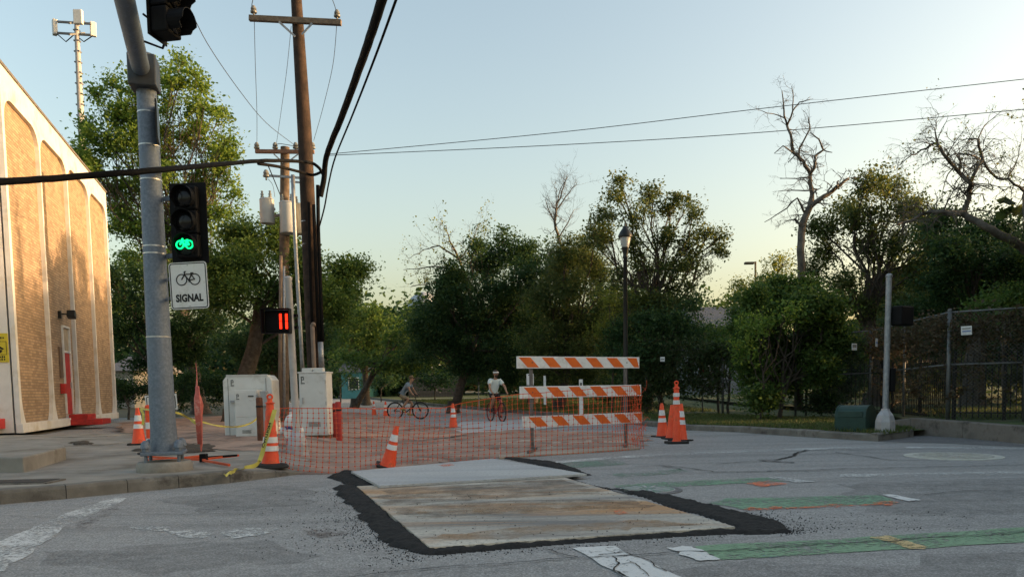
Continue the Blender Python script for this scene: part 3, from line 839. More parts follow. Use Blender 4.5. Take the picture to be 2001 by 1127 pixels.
MB().box((5.95, -0.66, 0.245), (1.5, 1.05, 0.19)).build('lower_step', REDP, bld, bevel=0.012)
# end wall toward the street: red steps
MB().box((-0.55, 1.35, 0.42), (1.0, 2.2, 0.28)).build('end_step', REDP, bld, bevel=0.012)
MB().box((-1.20, 1.9, 0.33), (0.5, 2.4, 0.18)).build('end_step', REDP, bld, bevel=0.012)
# concrete landing in front of the end wall
ld = [G(x, y, 0.34) for x, y in ((-160, 880), (-20, 893), (45, 893), (128, 872), (118, 862), (40, 858), (-60, 858))]
lo = MB().extrude([(p.x - ld[0].x, p.y - ld[0].y, -0.24) for p in ld], (0, 0, 0.24)).build('concrete_landing', CONC, bevel=0.02)
lo.location = (ld[0].x, ld[0].y, 0.34); tag(lo, 'raised grey concrete landing at the foot of the brick building', 'landing')
# yellow notice on the end wall
YEL = M('yellow_sign', (0.55, 0.46, 0.035), (0.46, 0.38, 0.03), 6, 0.5)
INK = M('black_ink', (0.012, 0.012, 0.012), None, 10, 0.5)
ys = thing('warning_sign', bld.matrix_basis @ Vector((-0.165, 0.33, 2.52)), 'yellow security camera notice on the white end wall', 'sign', rz=bld.rotation_euler.z)
MB().box((0, 0, 0), (0.02, 0.56, 0.80)).build('board', YEL, ys)
mb = MB()
for (y, z, w, h) in ((0, .17, .48, .012), (0, -.19, .48, .012), (-.235, -.01, .012, .36), (.235, -.01, .012, .36)): mb.box((-.012, y, z), (.006, w, h))
for (z, n, seed) in ((.27, 7, 1), (-.255, 8, 2), (-.325, 7, 3)):
    rr = random.Random(seed)
    for i in range(n): mb.box((-.012, -.2 + .4 * (i + .5) / n, z), (.006, .032, .045 + rr.uniform(-.008, .01)))
mb.build('print', INK, ys)
mb = MB(); mb.extrude([(-.016, .2, -.02), (-.016, .02, .11), (-.016, -.18, -.03), (-.016, -.14, -.06), (-.016, .02, .03), (-.016, .16, -.05)], (.004, 0, 0))
mb.extrude([(-.0165, .12, -.05), (-.0165, -.1, -.05), (-.0165, -.14, -.1), (-.0165, -.08, -.15), (-.0165, .1, -.15)], (.004, 0, 0)); mb.build('camera_symbol', INK, ys)

# ------------------------------------------------------------------ traffic signal pole with mast arm and bicycle signal
pb = P(322, 900, 9.85); PX, PYY = pb.x, pb.y
GALP = M('blue_grey_galvanised', (0.19, 0.225, 0.27), (0.125, 0.15, 0.185), 30, 0.6, 0.3, 0.15, 60, dirt=(0.14, 0.165, 0.195), dscale=3)
tp = thing('traffic_signal_pole', (PX, PYY, 0), 'thick galvanised steel signal pole with mast arm in the left foreground', 'signal pole')
MB().lathe([(0.33, SW - .05), (0.34, SW + .02), (0.335, SW + 0.10), (0.31, SW + 0.13), (0.05, SW + .135)], 24).build('footing', CONC, tp, smooth=True, auto=40)
zb = SW + 0.22
MB().box((0, 0, zb + .02), (0.50, 0.50, 0.045), rz=0.3).build('base_plate', GALP, tp, bevel=0.01)
for a in range(4):
    q = R(45 + 90 * a) + .3; bx_, by_ = .27 * math.cos(q), .27 * math.sin(q)
    mb = MB().tube([(bx_, by_, SW + .12), (bx_, by_, zb + .13)], .022, 8); mb.lathe([(.05, zb + .045), (.05, zb + .09)], 6, (bx_, by_, 0)); mb.lathe([(.062, zb + .09), (.05, zb + .16), (.02, zb + .19)], 10, (bx_, by_, 0))
    mb.build('anchor_bolt', GALP, tp, smooth=True, auto=35)
ZT = 5.30
MB().lathe([(0.175, zb + .04), (0.165, zb + .12), (0.155, zb + .3), (0.112, ZT), (0.10, ZT + .03)], 28).build('pole', GALP, tp, smooth=True, auto=50)
MB().box((0, -0.05, 5.08), (0.32, 0.32, 0.38), rz=0.25).build('arm_clamp', M('clamp_dark_steel', (0.08, 0.085, 0.09), None, 10, 0.5, 0.4), tp, bevel=0.015)
BAND = M('steel_band', (0.55, 0.56, 0.57), None, 20, 0.35, 0.7)
for z in (4.62, 4.22, 3.90, 3.80, 2.98, 2.89, 1.85):
    r = 0.155 - (z - .66) / (ZT - .66) * 0.043
    MB().lathe([(r + .001, z - .009), (r + .004, z - .008), (r + .004, z + .008), (r + .001, z + .009)], 28, cap=False).build('band', BAND, tp)
arm0 = Vector((0.03, -0.2, 5.1)); a1 = P(243, 0, 7.8) - Vector((PX, PYY, 0))
adir = (a1 - arm0); 
apts = [arm0 + adir * t + Vector((0, 0, 0.25 * math.sin(min(t, 3.2) / 3.2 * PI / 2) * 0.5 * t * 0.2)) for t in (0, .35, .7, 1.0, 1.6, 2.4, 3.4)]
MB().tube(apts, [.105, .102, .100, .098, .094, .088, .08], 20).build('mast_arm', GALP, tp, smooth=True, auto=50)
MB().tube([arm0 + adir * .75 + Vector((.15, 0, .05)), arm0 + adir * .8 + Vector((.32, 0, -.12)), arm0 + adir * .92 + Vector((.42, 0, .1))], .012, 6).build('signal_lead', CABLE, tp)
MB().tube([arm0 + adir * .5 + Vector((.12, 0, -.05)), arm0 + adir * .55 + Vector((.32, .0, -.16)), arm0 + adir * .8 + Vector((.50, 0, .05))], .012, 6).build('signal_lead', CABLE, tp)
MB().box((0.16, -0.10, 4.46), (0.02, 0.42, 0.46), rz=0.36).build('street_plate', BLACKM, tp)
# signal head on the arm, seen from its side
def signal_housing(parent, n, sec, face=BLACK, visor=0.2, lens=None, w=None):
    w = w or sec
    for i in range(n):
        z = (n - 1) / 2 * sec - i * sec
        b = MB().box((0, 0.09, z), (w, 0.18, sec - .006)).build('section', BLACK, parent, bevel=0.02)
        rl = sec * .42
        Mx = Matrix.Rotation(PI / 2, 3, 'X')
        MB().lathe([(rl, 0.0), (rl * .9, .02), (rl * .5, .035), (.01, .04)], 20, (0, -0.002, z), Mx).build('lens', lens[i] if lens else M('dark_lens', (0.012, 0.012, 0.013), None, 6, 0.25), b, smooth=True)
        vs, fs = [], []; n2 = 18; rr = sec * .46
        for (yy, t) in ((0, 0), (-visor, 0), (-visor, .008), (0, .008)):
            for j in range(n2 + 1):
                q = R(-50 + 280 * j / n2); ro = rr + t
                vs.append((ro * math.cos(q), yy * (1 if math.sin(q) > -.2 else .75), z + ro * math.sin(q)))
        m_ = n2 + 1
        for a in range(4):
            for j in range(n2):
                fs.append((a * m_ + j, a * m_ + j + 1, ((a + 1) % 4) * m_ + j + 1, ((a + 1) % 4) * m_ + j))
        MB().add(vs, fs).build('visor', BLACK, b)
sh = thing('traffic_signal', P(338, -6, 7.9), 'black vehicle signal head on the mast arm at top left, seen side-on', 'traffic signal', rz=R(80))
signal_housing(sh, 3, 0.25, visor=0.17)
MB().box((0, 0.19, 0), (0.30, 0.012, 0.80)).build('backplate', BLACK, sh)
MB().bar((0, 0.2, 0.1), (-0.3, 0.36, 0.1), .05, .05).build('bracket', GALP, sh)
# bicycle signal
GREENL = emit_mat('green_signal_light', (0.0, 1.0, 0.22), 0.62)
REDL = emit_mat('red_signal_light', (1.0, 0.02, 0.004), 0.75)
def bike_icon(mb, r, c, y, t):
    cx, cz = c; w = r * 1.28
    for s in (-1, 1): mb.torus((cx + s * w, y, cz), r, t, 'Y', 26, 5)
    B = lambda a, b: mb.bar((cx + a[0] * r, y, cz + a[1] * r), (cx + b[0] * r, y, cz + b[1] * r), t * 1.7, t * 1.7, up=(0, 1, 0))
    B((-1.28, 0), (-.62, 1.0)); B((-.62, 1.0), (.78, .95)); B((-.62, .9), (.12, -.15)); B((.12, -.15), (.78, 1.1)); B((.12, -.15), (1.28, 0)); B((1.28, 0), (.68, .8))
    B((-.62, 1.0), (-.68, 1.45)); B((-.68, 1.45), (-.35, 1.5)); B((.5, 1.18), (1.08, 1.18)); B((.12, -.15), (.2, -.5))
bs_c = P(362, 433, 9.66)
bsig = thing('bicycle_signal', bs_c, 'black bicycle signal with a glowing green bicycle, strapped to the signal pole', 'bicycle signal', rz=R(-4))
lm = M('unlit_lens', (0.010, 0.010, 0.011), None, 6, 0.2)
signal_housing(bsig, 3, 0.29, visor=0.10, lens=[lm, lm, M('green_lens_glass', (0.01, 0.02, 0.015), None, 6, 0.2)])
MB().box((0, 0.1, 0), (0.475, 0.012, 0.985)).build('backplate', BLACK, bsig, bevel=0.012)
mb = MB(); bike_icon(mb, .046, (0.005, -.29), -0.055, .0095); mb.build('green_bicycle_light', GREENL, bsig)
for z in (.33, -.38): MB().bar((-.16, .12, z), (-.36, .2, z), .04, .05).build('bracket', GALP, bsig)
sg_c = P(369, 558, 9.66)
sgn = thing('bicycle_signal_sign', sg_c, 'white rectangular SIGNAL sign with bicycle symbol below the green bicycle light', 'sign', rot=(0, R(-1.5), R(-4)))
def rounded(w, h, r, n=5):
    out = []
    for (sx, sz, a0) in ((1, 1, 0), (-1, 1, 90), (-1, -1, 180), (1, -1, 270)):
        for k in range(n + 1):
            a = R(a0 + 90 * k / n); out.append((sx * (w / 2 - r) + r * math.cos(a), sz * (h / 2 - r) + r * math.sin(a)))
    return out
def ring_xz(mb, w, h, r, t, y, d):
    a = rounded(w, h, r); b = rounded(w - 2 * t, h - 2 * t, max(r - t, .004)); n = len(a)
    vs = [(x, y, z) for x, z in a] + [(x, y, z) for x, z in b]
    mb.add(vs, [(i, (i + 1) % n, n + (i + 1) % n, n + i) for i in range(n)])
SIGNW = M('white_sign_sheeting', (0.70, 0.70, 0.68), (0.62, 0.62, 0.60), 9, 0.4, dirt=(0.55, 0.54, 0.50), dscale=4)
SWD, SHT = .485, .575
MB().extrude([(x, 0.003, z) for x, z in rounded(SWD, SHT, .04)], (0, -.006, 0)).build('board', SIGNW, sgn)
mb = MB(); ring_xz(mb, SWD - .02, SHT - .02, .034, .012, -.0045, 0); mb.build('border', INK, sgn)
mb = MB(); bike_icon(mb, .066, (0, .075), -.006, .0065); mb.build('bicycle_symbol', INK, sgn)
vs, fs = text_geo('SIGNAL', .118, .0055, spacing=1.02)
MB().add([(v.x * .86, -.0047, v.y * 1.05 - .155) for v in vs], fs).build('lettering', INK, sgn)
for z in (.25, -.25): MB().lathe([(.008, 0), (.006, .006)], 8, (0, -.0045, z), Matrix.Rotation(PI / 2, 3, 'X')).build('bolt', GREYP, sgn)
for z in (.12, -.12): MB().bar((-.2, .02, z), (-.34, .18, z), .03, .04).build('bracket', GALP, sgn)

# ------------------------------------------------------------------ utility poles, transformers, cables
def insulator(mb, p, s=1.0, up=True):
    mb.lathe([(.02 * s, 0), (.02 * s, .06 * s), (.07 * s, .07 * s), (.075 * s, .10 * s), (.04 * s, .12 * s), (.065 * s, .14 * s), (.06 * s, .17 * s), (.03 * s, .22 * s)], 10, p)
PORC = M('grey_porcelain', (0.20, 0.21, 0.20), (0.14, 0.15, 0.145), 10, 0.35)
u0 = G(626, 858); u0.y = 18.6; u0.x = P(624, 850, 18.6).x
ut = P(579, -2, 18.6)
up1 = thing('utility_pole', (u0.x, 18.6, 0), 'tall leaning brown utility pole with wooden crossarm, nearest the camera', 'utility pole')
pl = [Vector((u0.x, 18.6, -.1)), Vector((u0.x, 18.6, 0)).lerp(ut, .35), Vector((u0.x, 18.6, 0)).lerp(ut, .7) + Vector((.03, 0, 0)), ut]
MB().tube(pl, [.205, .185, .165, .125], 18).build('pole', WOODP, up1, world=True, smooth=True, auto=50)
ca, cb_ = P(487, 36, 18.42), P(667, 45, 18.42)
MB().bar(ca, cb_, .10, .125).build('crossarm', WOODX, up1, world=True, bevel=.008)
MB().bar(P(545, 43, 18.36), P(577, 72, 18.42), .02, .045).build('brace', GALV, up1, world=True)
MB().bar(P(610, 46, 18.36), P(590, 68, 18.42), .02, .045).build('brace', GALV, up1, world=True)
for q in ((496, 30), (659, 38)):
    mb = MB(); insulator(mb, P(q[0], q[1] + 2, 18.42), 1.05); mb.build('insulator', PORC, up1, world=True, smooth=True, auto=40)
mb = MB()
mb.tube([P(621, 362, 18.38), P(622, 450, 18.38), P(626, 560, 18.38), P(630, 668, 18.38)], .045, 8)
mb.tube([P(613, 400, 18.36), P(617, 520, 18.36), P(623, 668, 18.36)], .04, 8)
mb.tube([P(603, 395, 18.36), P(606, 520, 18.36), P(612, 690, 18.36)], .035, 8)
mb.build('riser_cable', CABLE, up1, world=True, smooth=True)
MB().tube([P(626, 668, 18.34), P(629, 722, 18.34)], .065, 10).build('riser_conduit', GALV, up1, world=True, smooth=True)
for y in (434, 478, 528, 574, 619, 661):
    t = (850 - y) / 850; c = P(624 - 45 * t, y, 18.6); rr = .19 - .05 * t
    MB().lathe([(rr + .004, -.012), (rr + .008, 0), (rr + .004, .012)], 18, (c.x, c.y, c.z), cap=False).build('strap', BAND, up1, world=True)
# second pole with transformers
d2 = 26.0
v0 = P(553, 822, d2); v1 = P(557, 288, d2)
up2 = thing('utility_pole', (v0.x, d2, 0), 'shorter utility pole carrying three grey transformer cans, behind the tall leaning pole', 'utility pole')
MB().tube([Vector((v0.x, d2, -.1)), Vector((v0.x, d2, 0)).lerp(v1, .5), v1], [.19, .17, .145], 16).build('pole', M('weathered_pole_wood', (0.15, 0.115, 0.085), (0.075, 0.055, 0.042), 6, .9, 0, .6, 30), up2, world=True, smooth=True, auto=50)
MB().bar(P(499, 296, d2 - .2), P(614, 297, d2 - .2), .10, .12).build('crossarm', M('reddish_crossarm', (0.23, 0.13, 0.09), (0.14, 0.08, 0.055), 8, .85), up2, world=True, bevel=.008)
MB().bar(P(520, 343, d2 - .2), P(592, 348, d2 - .2), .05, .07).build('standoff_arm', GALV, up2, world=True)
MB().bar(P(568, 355, d2 - .2), P(592, 357, d2 - .2), .05, .06).build('standoff_arm', GALV, up2, world=True)
MB().bar(P(535, 301, d2 - .25), P(553, 318, d2 - .2), .02, .04).bar(P(583, 301, d2 - .25), P(561, 318, d2 - .2), .02, .04).build('brace', GALV, up2, world=True)
for q in ((502, 296), (538, 296), (578, 296), (611, 296)):
    mb = MB(); insulator(mb, P(q[0], q[1], d2 - .2), 1.3); mb.build('insulator', PORC, up2, world=True, smooth=True, auto=40)
mb = MB(); insulator(mb, P(520.5, 352, d2 - .2), 1.5); mb.build('insulator', PORC, up2, world=True, smooth=True, auto=40)
CANM = M('transformer_grey', (0.42, 0.44, 0.45), (0.34, 0.36, 0.37), 4, 0.5, 0.1)
CANY = M('transformer_cream', (0.50, 0.46, 0.36), (0.42, 0.38, 0.30), 4, 0.5, 0.1)
for (px, y0, y1, w, mt, dd) in ((523, 393, 437, 27, CANM, 25.7), (564, 400, 456, 31, CANM, 25.55), (590, 404, 458, 26, CANY, 25.9)):
    c = P(px, y1, dd); h = (y1 - y0) * dd / FPX; r = w / 2 * dd / FPX
    tc_ = MB().lathe([(r * .96, 0), (r, .02), (r, h), (r * 1.04, h + .01), (r * .9, h + .05), (.03, h + .08)], 20, c).build('transformer_can', mt, up2, world=True, smooth=True, auto=40)
    for s in (-.45, .35):
        mb = MB().lathe([(.05, h + .04), (.06, h + .12), (.035, h + .14), (.06, h + .2), (.03, h + .22), (.04, h + .3)], 10, c + Vector((s * r * 1.4, 0, 0))); mb.build('bushing', PORC, tc_, world=False, smooth=True)
    bk = MB().bar(c + Vector((0, .1, h * .7)), Vector((v0.x, d2, c.z + h * .7)), .06, .08); bk.build('can_bracket', GALV, up2, world=True)
# bushings were built in world space under the can: bring them home
for o in list(bpy.data.objects):
    if o.name.startswith('bushing'):
        inv = o.parent.parent.matrix_basis.inverted(); o.data.transform(inv)
def cable(name, pts, r, label, mat=CABLE, n=6, sub=6, group=None, wob=0.0):
    pts = [Vector(p) for p in pts]; out = []
    m_ = len(pts)
    for i in range(m_ - 1):                       # Catmull-Rom
        p0 = pts[max(i - 1, 0)]; p1 = pts[i]; p2 = pts[i + 1]; p3 = pts[min(i + 2, m_ - 1)]
        for k in range(sub):
            t = k / sub
            q = 0.5 * ((2 * p1) + (p2 - p0) * t + (2 * p0 - 5 * p1 + 4 * p2 - p3) * t * t + (3 * p1 - p0 - 3 * p2 + p3) * t ** 3)
            out.append(q + Vector((0, 0, wob * random.gauss(0, 1))))
    out.append(pts[-1])
    c = out[0].copy()
    o = MB().tube([p - c for p in out], r, n).build(name, mat, smooth=True); o.location = c
    return tag(o, label, 'cable', group)
cable('overhead_cable', [P(-260, 366, 6.0), P(0, 356, 7.8), P(150, 345, 8.7), P(290, 334, 9.35), P(420, 322, 12), P(520, 314, 15.5), P(600, 317, 18.1), P(622, 327, 18.25), P(633, 345, 18.28)], .036, 'thick black bundled cable crossing low from the left edge to the tall pole', n=10, wob=.002)
cable('overhead_cable', [P(-260, 352, 6.2), P(0, 350, 7.9), P(80, 347, 8.4), P(150, 341, 8.8), P(290, 331, 9.5)], .014, 'thin black cable lying just above the thick one at left edge', n=6)
cable('cable_loop', [P(505, 320, 15.6), P(545, 326, 16.8), P(590, 337, 18.0), P(612, 342, 18.28), P(632, 334, 18.3)], .032, 'slack black cable loop drooping in front of the tall leaning pole', n=8)
cable('overhead_cable', [P(626, 384, 18.3), P(633, 350, 18.25), P(636, 315, 18.0), P(645, 285, 17.2), P(668, 228, 15.2), P(700, 140, 12.6), P(727, 62, 10.8), P(748, -5, 9.6), P(790, -140, 7.6)], .062, 'thick black bundled cable rising steeply from the tall pole to the top edge', n=10, wob=.004)
cable('overhead_cable', [P(622, 450, 18.3), P(634, 405, 18.2), P(642, 360, 18.0), P(655, 308, 17.6), P(690, 222, 15.0), P(733, 112, 12.0), P(774, 0, 9.9), P(820, -130, 8)], .020, 'thin black cable rising beside the thick one to the top edge', n=6)
cable('power_line', [P(636, 302, 18.4), P(1100, 258, 17.4), P(1500, 211, 16.6), P(2001, 155, 15.8), P(2200, 132, 15.5)], .0075, 'upper bare power line running from the poles to the right edge', WIREM)
cable('power_line', [P(640, 304, 18.2), P(1100, 283, 17.2), P(1500, 258, 16.4), P(2001, 214, 15.6), P(2200, 195, 15.3)], .0075, 'lower bare power line running from the poles to the right edge', WIREM)
cable('service_wire', [P(362, -4, 15.0), P(405, 85, 16.5), P(470, 180, 19.5), P(520, 240, 22.5), P(572, 281, 25.6)], .008, 'thin wire slanting down from the top edge left of the poles', WIREM)
cable('jumper_wire', [P(497, 44, 18.4), P(499, 130, 20.5), P(502, 220, 23.0), P(502, 285, 25.7)], .007, 'thin jumper wire from left end of the upper crossarm', WIREM, group=None)
cable('jumper_wire', [P(658, 50, 18.4), P(650, 130, 20.5), P(630, 215, 23.0), P(613, 275, 25.7)], .007, 'thin jumper wire from right end of the upper crossarm', WIREM)
cable('jumper_wire', [P(569, 52, 18.4), P(560, 140, 20.5), P(549, 220, 23.0), P(540, 282, 25.7)], .006, 'faint jumper wire beside the tall pole between both crossarms', WIREM)
cable('jumper_wire', [P(538, 285, 25.7), P(545, 281, 25.6), P(560, 283, 25.6), P(577, 286, 25.7)], .01, 'short wire hopping between insulators of the lower crossarm', WIREM)
cable('jumper_wire', [P(524, 350, 25.6), P(533, 362, 25.5), P(537, 385, 25.5)], .008, 'short wire dropping from the standoff arm to the left transformer', WIREM)
cable('jumper_wire', [P(524, 324, 18.2), P(535, 350, 21), P(548, 382, 25)], .014, 'black drop wire slanting from the cable bundle to the transformers', CABLE)
cable('service_wire', [P(495, -4, 16), P(492, 14, 17.5), P(496, 27, 18.4)], .008, 'short wire at the top edge reaching the left insulator', WIREM)
cable('service_wire', [P(648, -4, 16.5), P(655, 15, 17.6), P(659, 34, 18.4)], .008, 'short wire at the top edge reaching the right insulator', WIREM)
cd = MB().tube([P(572, 342, 18.0), P(574, 400, 18.0), P(577, 470, 18.0), P(582, 560, 18.0), P(588, 660, 18.0), P(592, 740, 18.0)], .045, 10).build('conduit', GALV, smooth=True)
tag(cd, 'pale grey conduit rising between the two utility poles', 'conduit')
mb = MB().tube([P(549, 500, 25.4), P(546, 830, 25.4)], .055, 8)
o = mb.build('conduit', M('brown_conduit', (0.20, 0.15, 0.115), None, 6, .7), smooth=True); tag(o, 'brown pipe strapped left of the shorter utility pole', 'conduit')
o = MB().tube([P(555, 520, 25.3), P(556, 830, 25.3)], .04, 8).build('conduit', GALV, smooth=True); tag(o, 'grey pipe running down the face of the shorter utility pole', 'conduit')
q0 = P(612, 634, 18.15)
o = MB().tube([(q0.x, q0.y, 0), (q0.x - .02, q0.y, q0.z)], .05, 10).sphere(q0, .06, n=10, m=6).build('marker_post', bpy.data.materials['brown_conduit'], smooth=True); tag(o, 'slim brown post standing against the base of the tall leaning pole', 'post')
# cell tower far behind the building
ctb = P(165, 600, 70); ctt = P(150, 40, 70)
ct = thing('cell_tower', (ctb.x, 70, 0), 'slender cell tower with antenna panels rising behind the brick building', 'cell tower')
MB().tube([(ctb.x, 70, 0), P(163, 330, 70), P(150, 60, 70), P(148, 28, 70)], [.42, .32, .20, .12], 10).build('mast', GREYP, ct, world=True, smooth=True)
mb = MB()
TG = M('tower_grey', (0.20, 0.21, 0.22), None, 6, .6)
for k in range(14):
    t = k / 13; c = P(163 - 13 * t, 330 - 270 * t, 70); MB().box(c, (.75 - .3 * t, .4, .10)).build('climbing_step', TG, ct, world=True)
mb = MB()
for z in (43, 65): mb.bar(P(112, z, 70), P(178, z + 4, 70), .16, .16).bar(P(135, z + 3, 68.5), P(165, z, 71.5), .14, .14)
mb.build('antenna_arm', bpy.data.materials['tower_grey'], ct, world=True)
for (px, y0, y1, w, dd) in ((107, 40, 68, 12, 70.2), (153, 21, 47, 16, 69), (182, 45, 71, 10, 70.4), (150, 30, 50, 8, 71.5)):
    c = P(px, (y0 + y1) / 2, dd); MB().box(c, (w * dd / FPX, .35, (y1 - y0) * dd / FPX), rz=(px - 150) * .02).build('antenna_panel', WHITE if w > 9 else GREYP, ct, world=True, bevel=.05)
mb = MB()
for (a, b, s) in (((113, 68), (145, 68), 14), ((146, 68), (182, 70), 14)): mb.tube([P(a[0], a[1], 70), P((a[0] + b[0]) / 2, a[1] + s, 70), P(*b, 70)], .05, 5)
mb.build('feeder_cable', CABLE, ct, world=True)

# ------------------------------------------------------------------ pedestrian signal poles
def ped_base(parent, s=1.0):
    return MB().lathe([(.20 * s, 0), (.205 * s, .02), (.19 * s, .03), (.185 * s, .20), (.15 * s, .33), (.085 * s, .42), (.075 * s, .46)], 8).build('pedestal', M('cast_aluminium', (0.44, 0.43, 0.44), (0.34, 0.335, 0.34), 9, .55, .3) if 'cast_aluminium' not in bpy.data.materials else bpy.data.materials['cast_aluminium'], parent)
pg = G(582, 891, 0.03)
pp1 = thing('pedestrian_signal_pole', (pg.x, pg.y, 0.03), 'pale grey pole with red countdown signal beside the big cabinet', 'signal pole', rot=(0, R(-1.0), 0))
ped_base(pp1)
PALEP = M('pale_grey_pole', (0.52, 0.51, 0.50), (0.42, 0.41, 0.41), 9, .5, .2)
hp = (891 - 545) * pg.y / FPX
MB().lathe([(.062, .4), (.058, hp - .05), (.066, hp - .04), (.066, hp), (.03, hp + .02)], 18).build('pole', PALEP, pp1, smooth=True, auto=40)
ph = P(543, 628, pg.y - .05) - Vector((pg.x, pg.y, .03))
hd = thing('pedestrian_countdown_signal', P(543, 628, pg.y - .05), 'black pedestrian signal showing a red countdown number 11', 'pedestrian signal')
MB().box((0, 0.08, 0), (.45, .2, .385)).build('housing', BLACK, hd, bevel=.03)
mb = MB()
for (x, y, w, h) in ((0, .2, .47, .012), (0, -.2, .47, .012), (-.232, 0, .012, .4), (.232, 0, .012, .4)): mb.box((x, -.09, y), (w, .17, h))
mb.build('visor', BLACK, hd)
mb = MB()
for x in (.055, .155):
    for k in range(2): mb.box((x, -.03, .066 - .132 * k), (.042, .012, .122))
mb.build('countdown_digit', REDL, hd, bevel=.012)
for z in (.1, -.1): MB().bar((.2, .1, z), (.32, .05, z), .05, .05).build('bracket', BLACK, hd)
rg = G(1729, 843, 0.14)
pp2 = thing('pedestrian_signal_pole', (rg.x, rg.y, 0.14), 'grey pole with black signal box beside the green bin on the right', 'signal pole', rot=(0, R(.6), 0))
ped_base(pp2, 1.05)
hp = (843 - 540) * rg.y / FPX
MB().lathe([(.058, .4), (.055, hp - .05), (.064, hp - .04), (.064, hp), (.03, hp + .02)], 18).build('pole', GALV, pp2, smooth=True, auto=40)
c = P(1761, 617, rg.y) - Vector((rg.x, rg.y, .14))
MB().box(c, (.40, .24, .38), rz=.5).build('signal_box', BLACK, pp2, bevel=.03)
MB().bar(c + Vector((-.15, 0, .1)), (0.0, 0, c.z + .1), .05, .05).build('bracket', BLACK, pp2)
c = P(1739, 742, rg.y) - Vector((rg.x, rg.y, .14))
MB().box(c + Vector((.03, 0, 0)), (.10, .13, .46)).build('push_button_box', BLACK, pp2, bevel=.015)

# ------------------------------------------------------------------ cabinets, hydrant, bollards
STK = M('sticker_grey', (0.10, 0.105, 0.10), None, 15, .6)
def sticker(parent, x, z, y, s=.07):
    mb = MB(); mb.box((x - s * .35, y, z), (s * .22, .004, s * 1.6)); mb.box((x, y, z + s * .65), (s * .6, .004, s * .3)); mb.box((x + s * .3, y, z + s * .2), (s * .2, .004, s * .7)); mb.box((x, y, z - s * .05), (s * .5, .004, s * .22)); mb.box((x, y - .0, z - s * 1.05), (s * 1.1, .004, s * .28))
    mb.build('sticker', STK, parent)
cA = P(495, 853, 18.0)
ca_ = thing('utility_cabinet', (cA.x, 18.0, .15), 'wide putty-coloured utility cabinet with sloped shoulders behind the rusty bollard', 'utility cabinet', rz=.05)
W2, T2, H2 = .555, .46, 1.40
MB().extrude([(-W2, -.30, 0), (W2, -.30, 0), (W2, -.30, H2 - .12), (T2, -.30, H2), (-T2, -.30, H2), (-W2, -.30, H2 - .12)], (0, .65, 0)).build('body', CAB, ca_, bevel=.012)
MB().box((0, -.31, H2 + .0), (2 * T2 + .02, .03, .02)).build('lid_lip', CAB, ca_)
for x in (-.44, .42): MB().box((x, -.303, .68), (.008, .008, 1.3)).build('seam', STK, ca_)
sticker(ca_, -.34, 1.24, -.305)
for x in (-.34, .5): MB().box((x, -.325, .80), (.10, .05, .06)).build('latch', GREYP, ca_, bevel=.01)
cB = P(489, 855, 17.35)
cb2 = thing('meter_cabinet', (cB.x, 17.35, .15), 'narrow two-door pale cabinet standing in front of the wide cabinet', 'utility cabinet', rz=.03)
b_ = MB().box((0, 0, .53), (.50, .42, 1.05)).build('body', CAB, cb2, bevel=.01)
for z, h in ((.74, .56), (.24, .42)): MB().box((-.0, -.214, z), (.47, .012, h)).build('door', CAB, cb2, bevel=.004)
sticker(cb2, -.17, .92, -.222, .06)
for z in (.12, .36, .55, .92): MB().tube([(.238, -.222, z - .03), (.238, -.222, z + .03)], .009, 6).build('hinge', GREYP, cb2)
for i in range(4): MB().box((.0, -.222, .10 + .02 * i), (.2, .006, .008)).build('vent_louver', STK, cb2)
MB().box((.12, -.225, .92), (.12, .02, .03)).build('lock', STK, cb2); MB().box((.12, -.222, .84), (.07, .004, .06)).build('notice', SHEET, cb2)
cC = P(517, 800, 17.2)
mt = thing('meter_box', (cC.x, 17.2, .15), 'small grey electric box on a post beside the narrow cabinet', 'meter box')
MB().box((0, 0, .86), (.14, .16, .34)).build('box', GREYP, mt, bevel=.01); MB().box((0, .03, .35), (.07, .07, .7)).build('post', GREYP, mt)
cD = P(621, 862, 17.0)
cd_ = thing('utility_cabinet', (cD.x, 17.0, 0.03), 'tall putty-coloured cabinet on a brown timber base beside the red bollard', 'utility cabinet', rz=-.03)
MB().box((0, 0, .84), (.60, .50, 1.36)).build('body', CAB, cd_, bevel=.012)
MB().box((0, -.255, .86), (.55, .012, 1.28)).build('door', CAB, cd_, bevel=.004)
for x in (-.2, 0, .2): MB().box((x, -.05, .08), (.17, .42, .16)).build('timber_base', M('brown_timber', (0.17, 0.10, 0.06), None, 6, .9) if x < -.1 else bpy.data.materials['brown_timber'], cd_)
sticker(cd_, -.21, 1.38, -.263, .08)
for z in (.4, .86, 1.32): MB().tube([(.285, -.262, z - .04), (.285, -.262, z + .04)], .012, 6).build('hinge', GREYP, cd_)
for i in range(5): MB().box((.02, -.2635, .36 + .022 * i), (.26, .006, .009)).build('vent_louver', STK, cd_)
MB().box((-.22, -.275, .92), (.03, .03, .14)).build('handle', GREYP, cd_, bevel=.006)
MB().box((0, 0, 1.53), (.64, .54, .03)).build('roof_cap', CAB, cd_, bevel=.006)
cE = P(614, 737, 17.6)
ce = thing('junction_box', (cE.x, 17.6, 1.3), 'pair of pale boxes behind the top of the tall cabinet', 'junction box')
for x in (-.14, .12): MB().box((x, 0, .17), (.22, .2, .42)).build('box', CAB, ce, bevel=.01); sticker(ce, x - .04, .2, -.102, .05)
MB().box((-.01, 0, -.6), (.2, .12, 1.3)).build('post', GALV, ce)
hg = G(571, 876, 0.02); hg.y = 14.1; hg.x = P(571, 870, 14.1).x
hy = thing('fire_hydrant', (hg.x, hg.y, .02), 'blue fire hydrant with white bonnet behind the pole pedestal', 'hydrant')
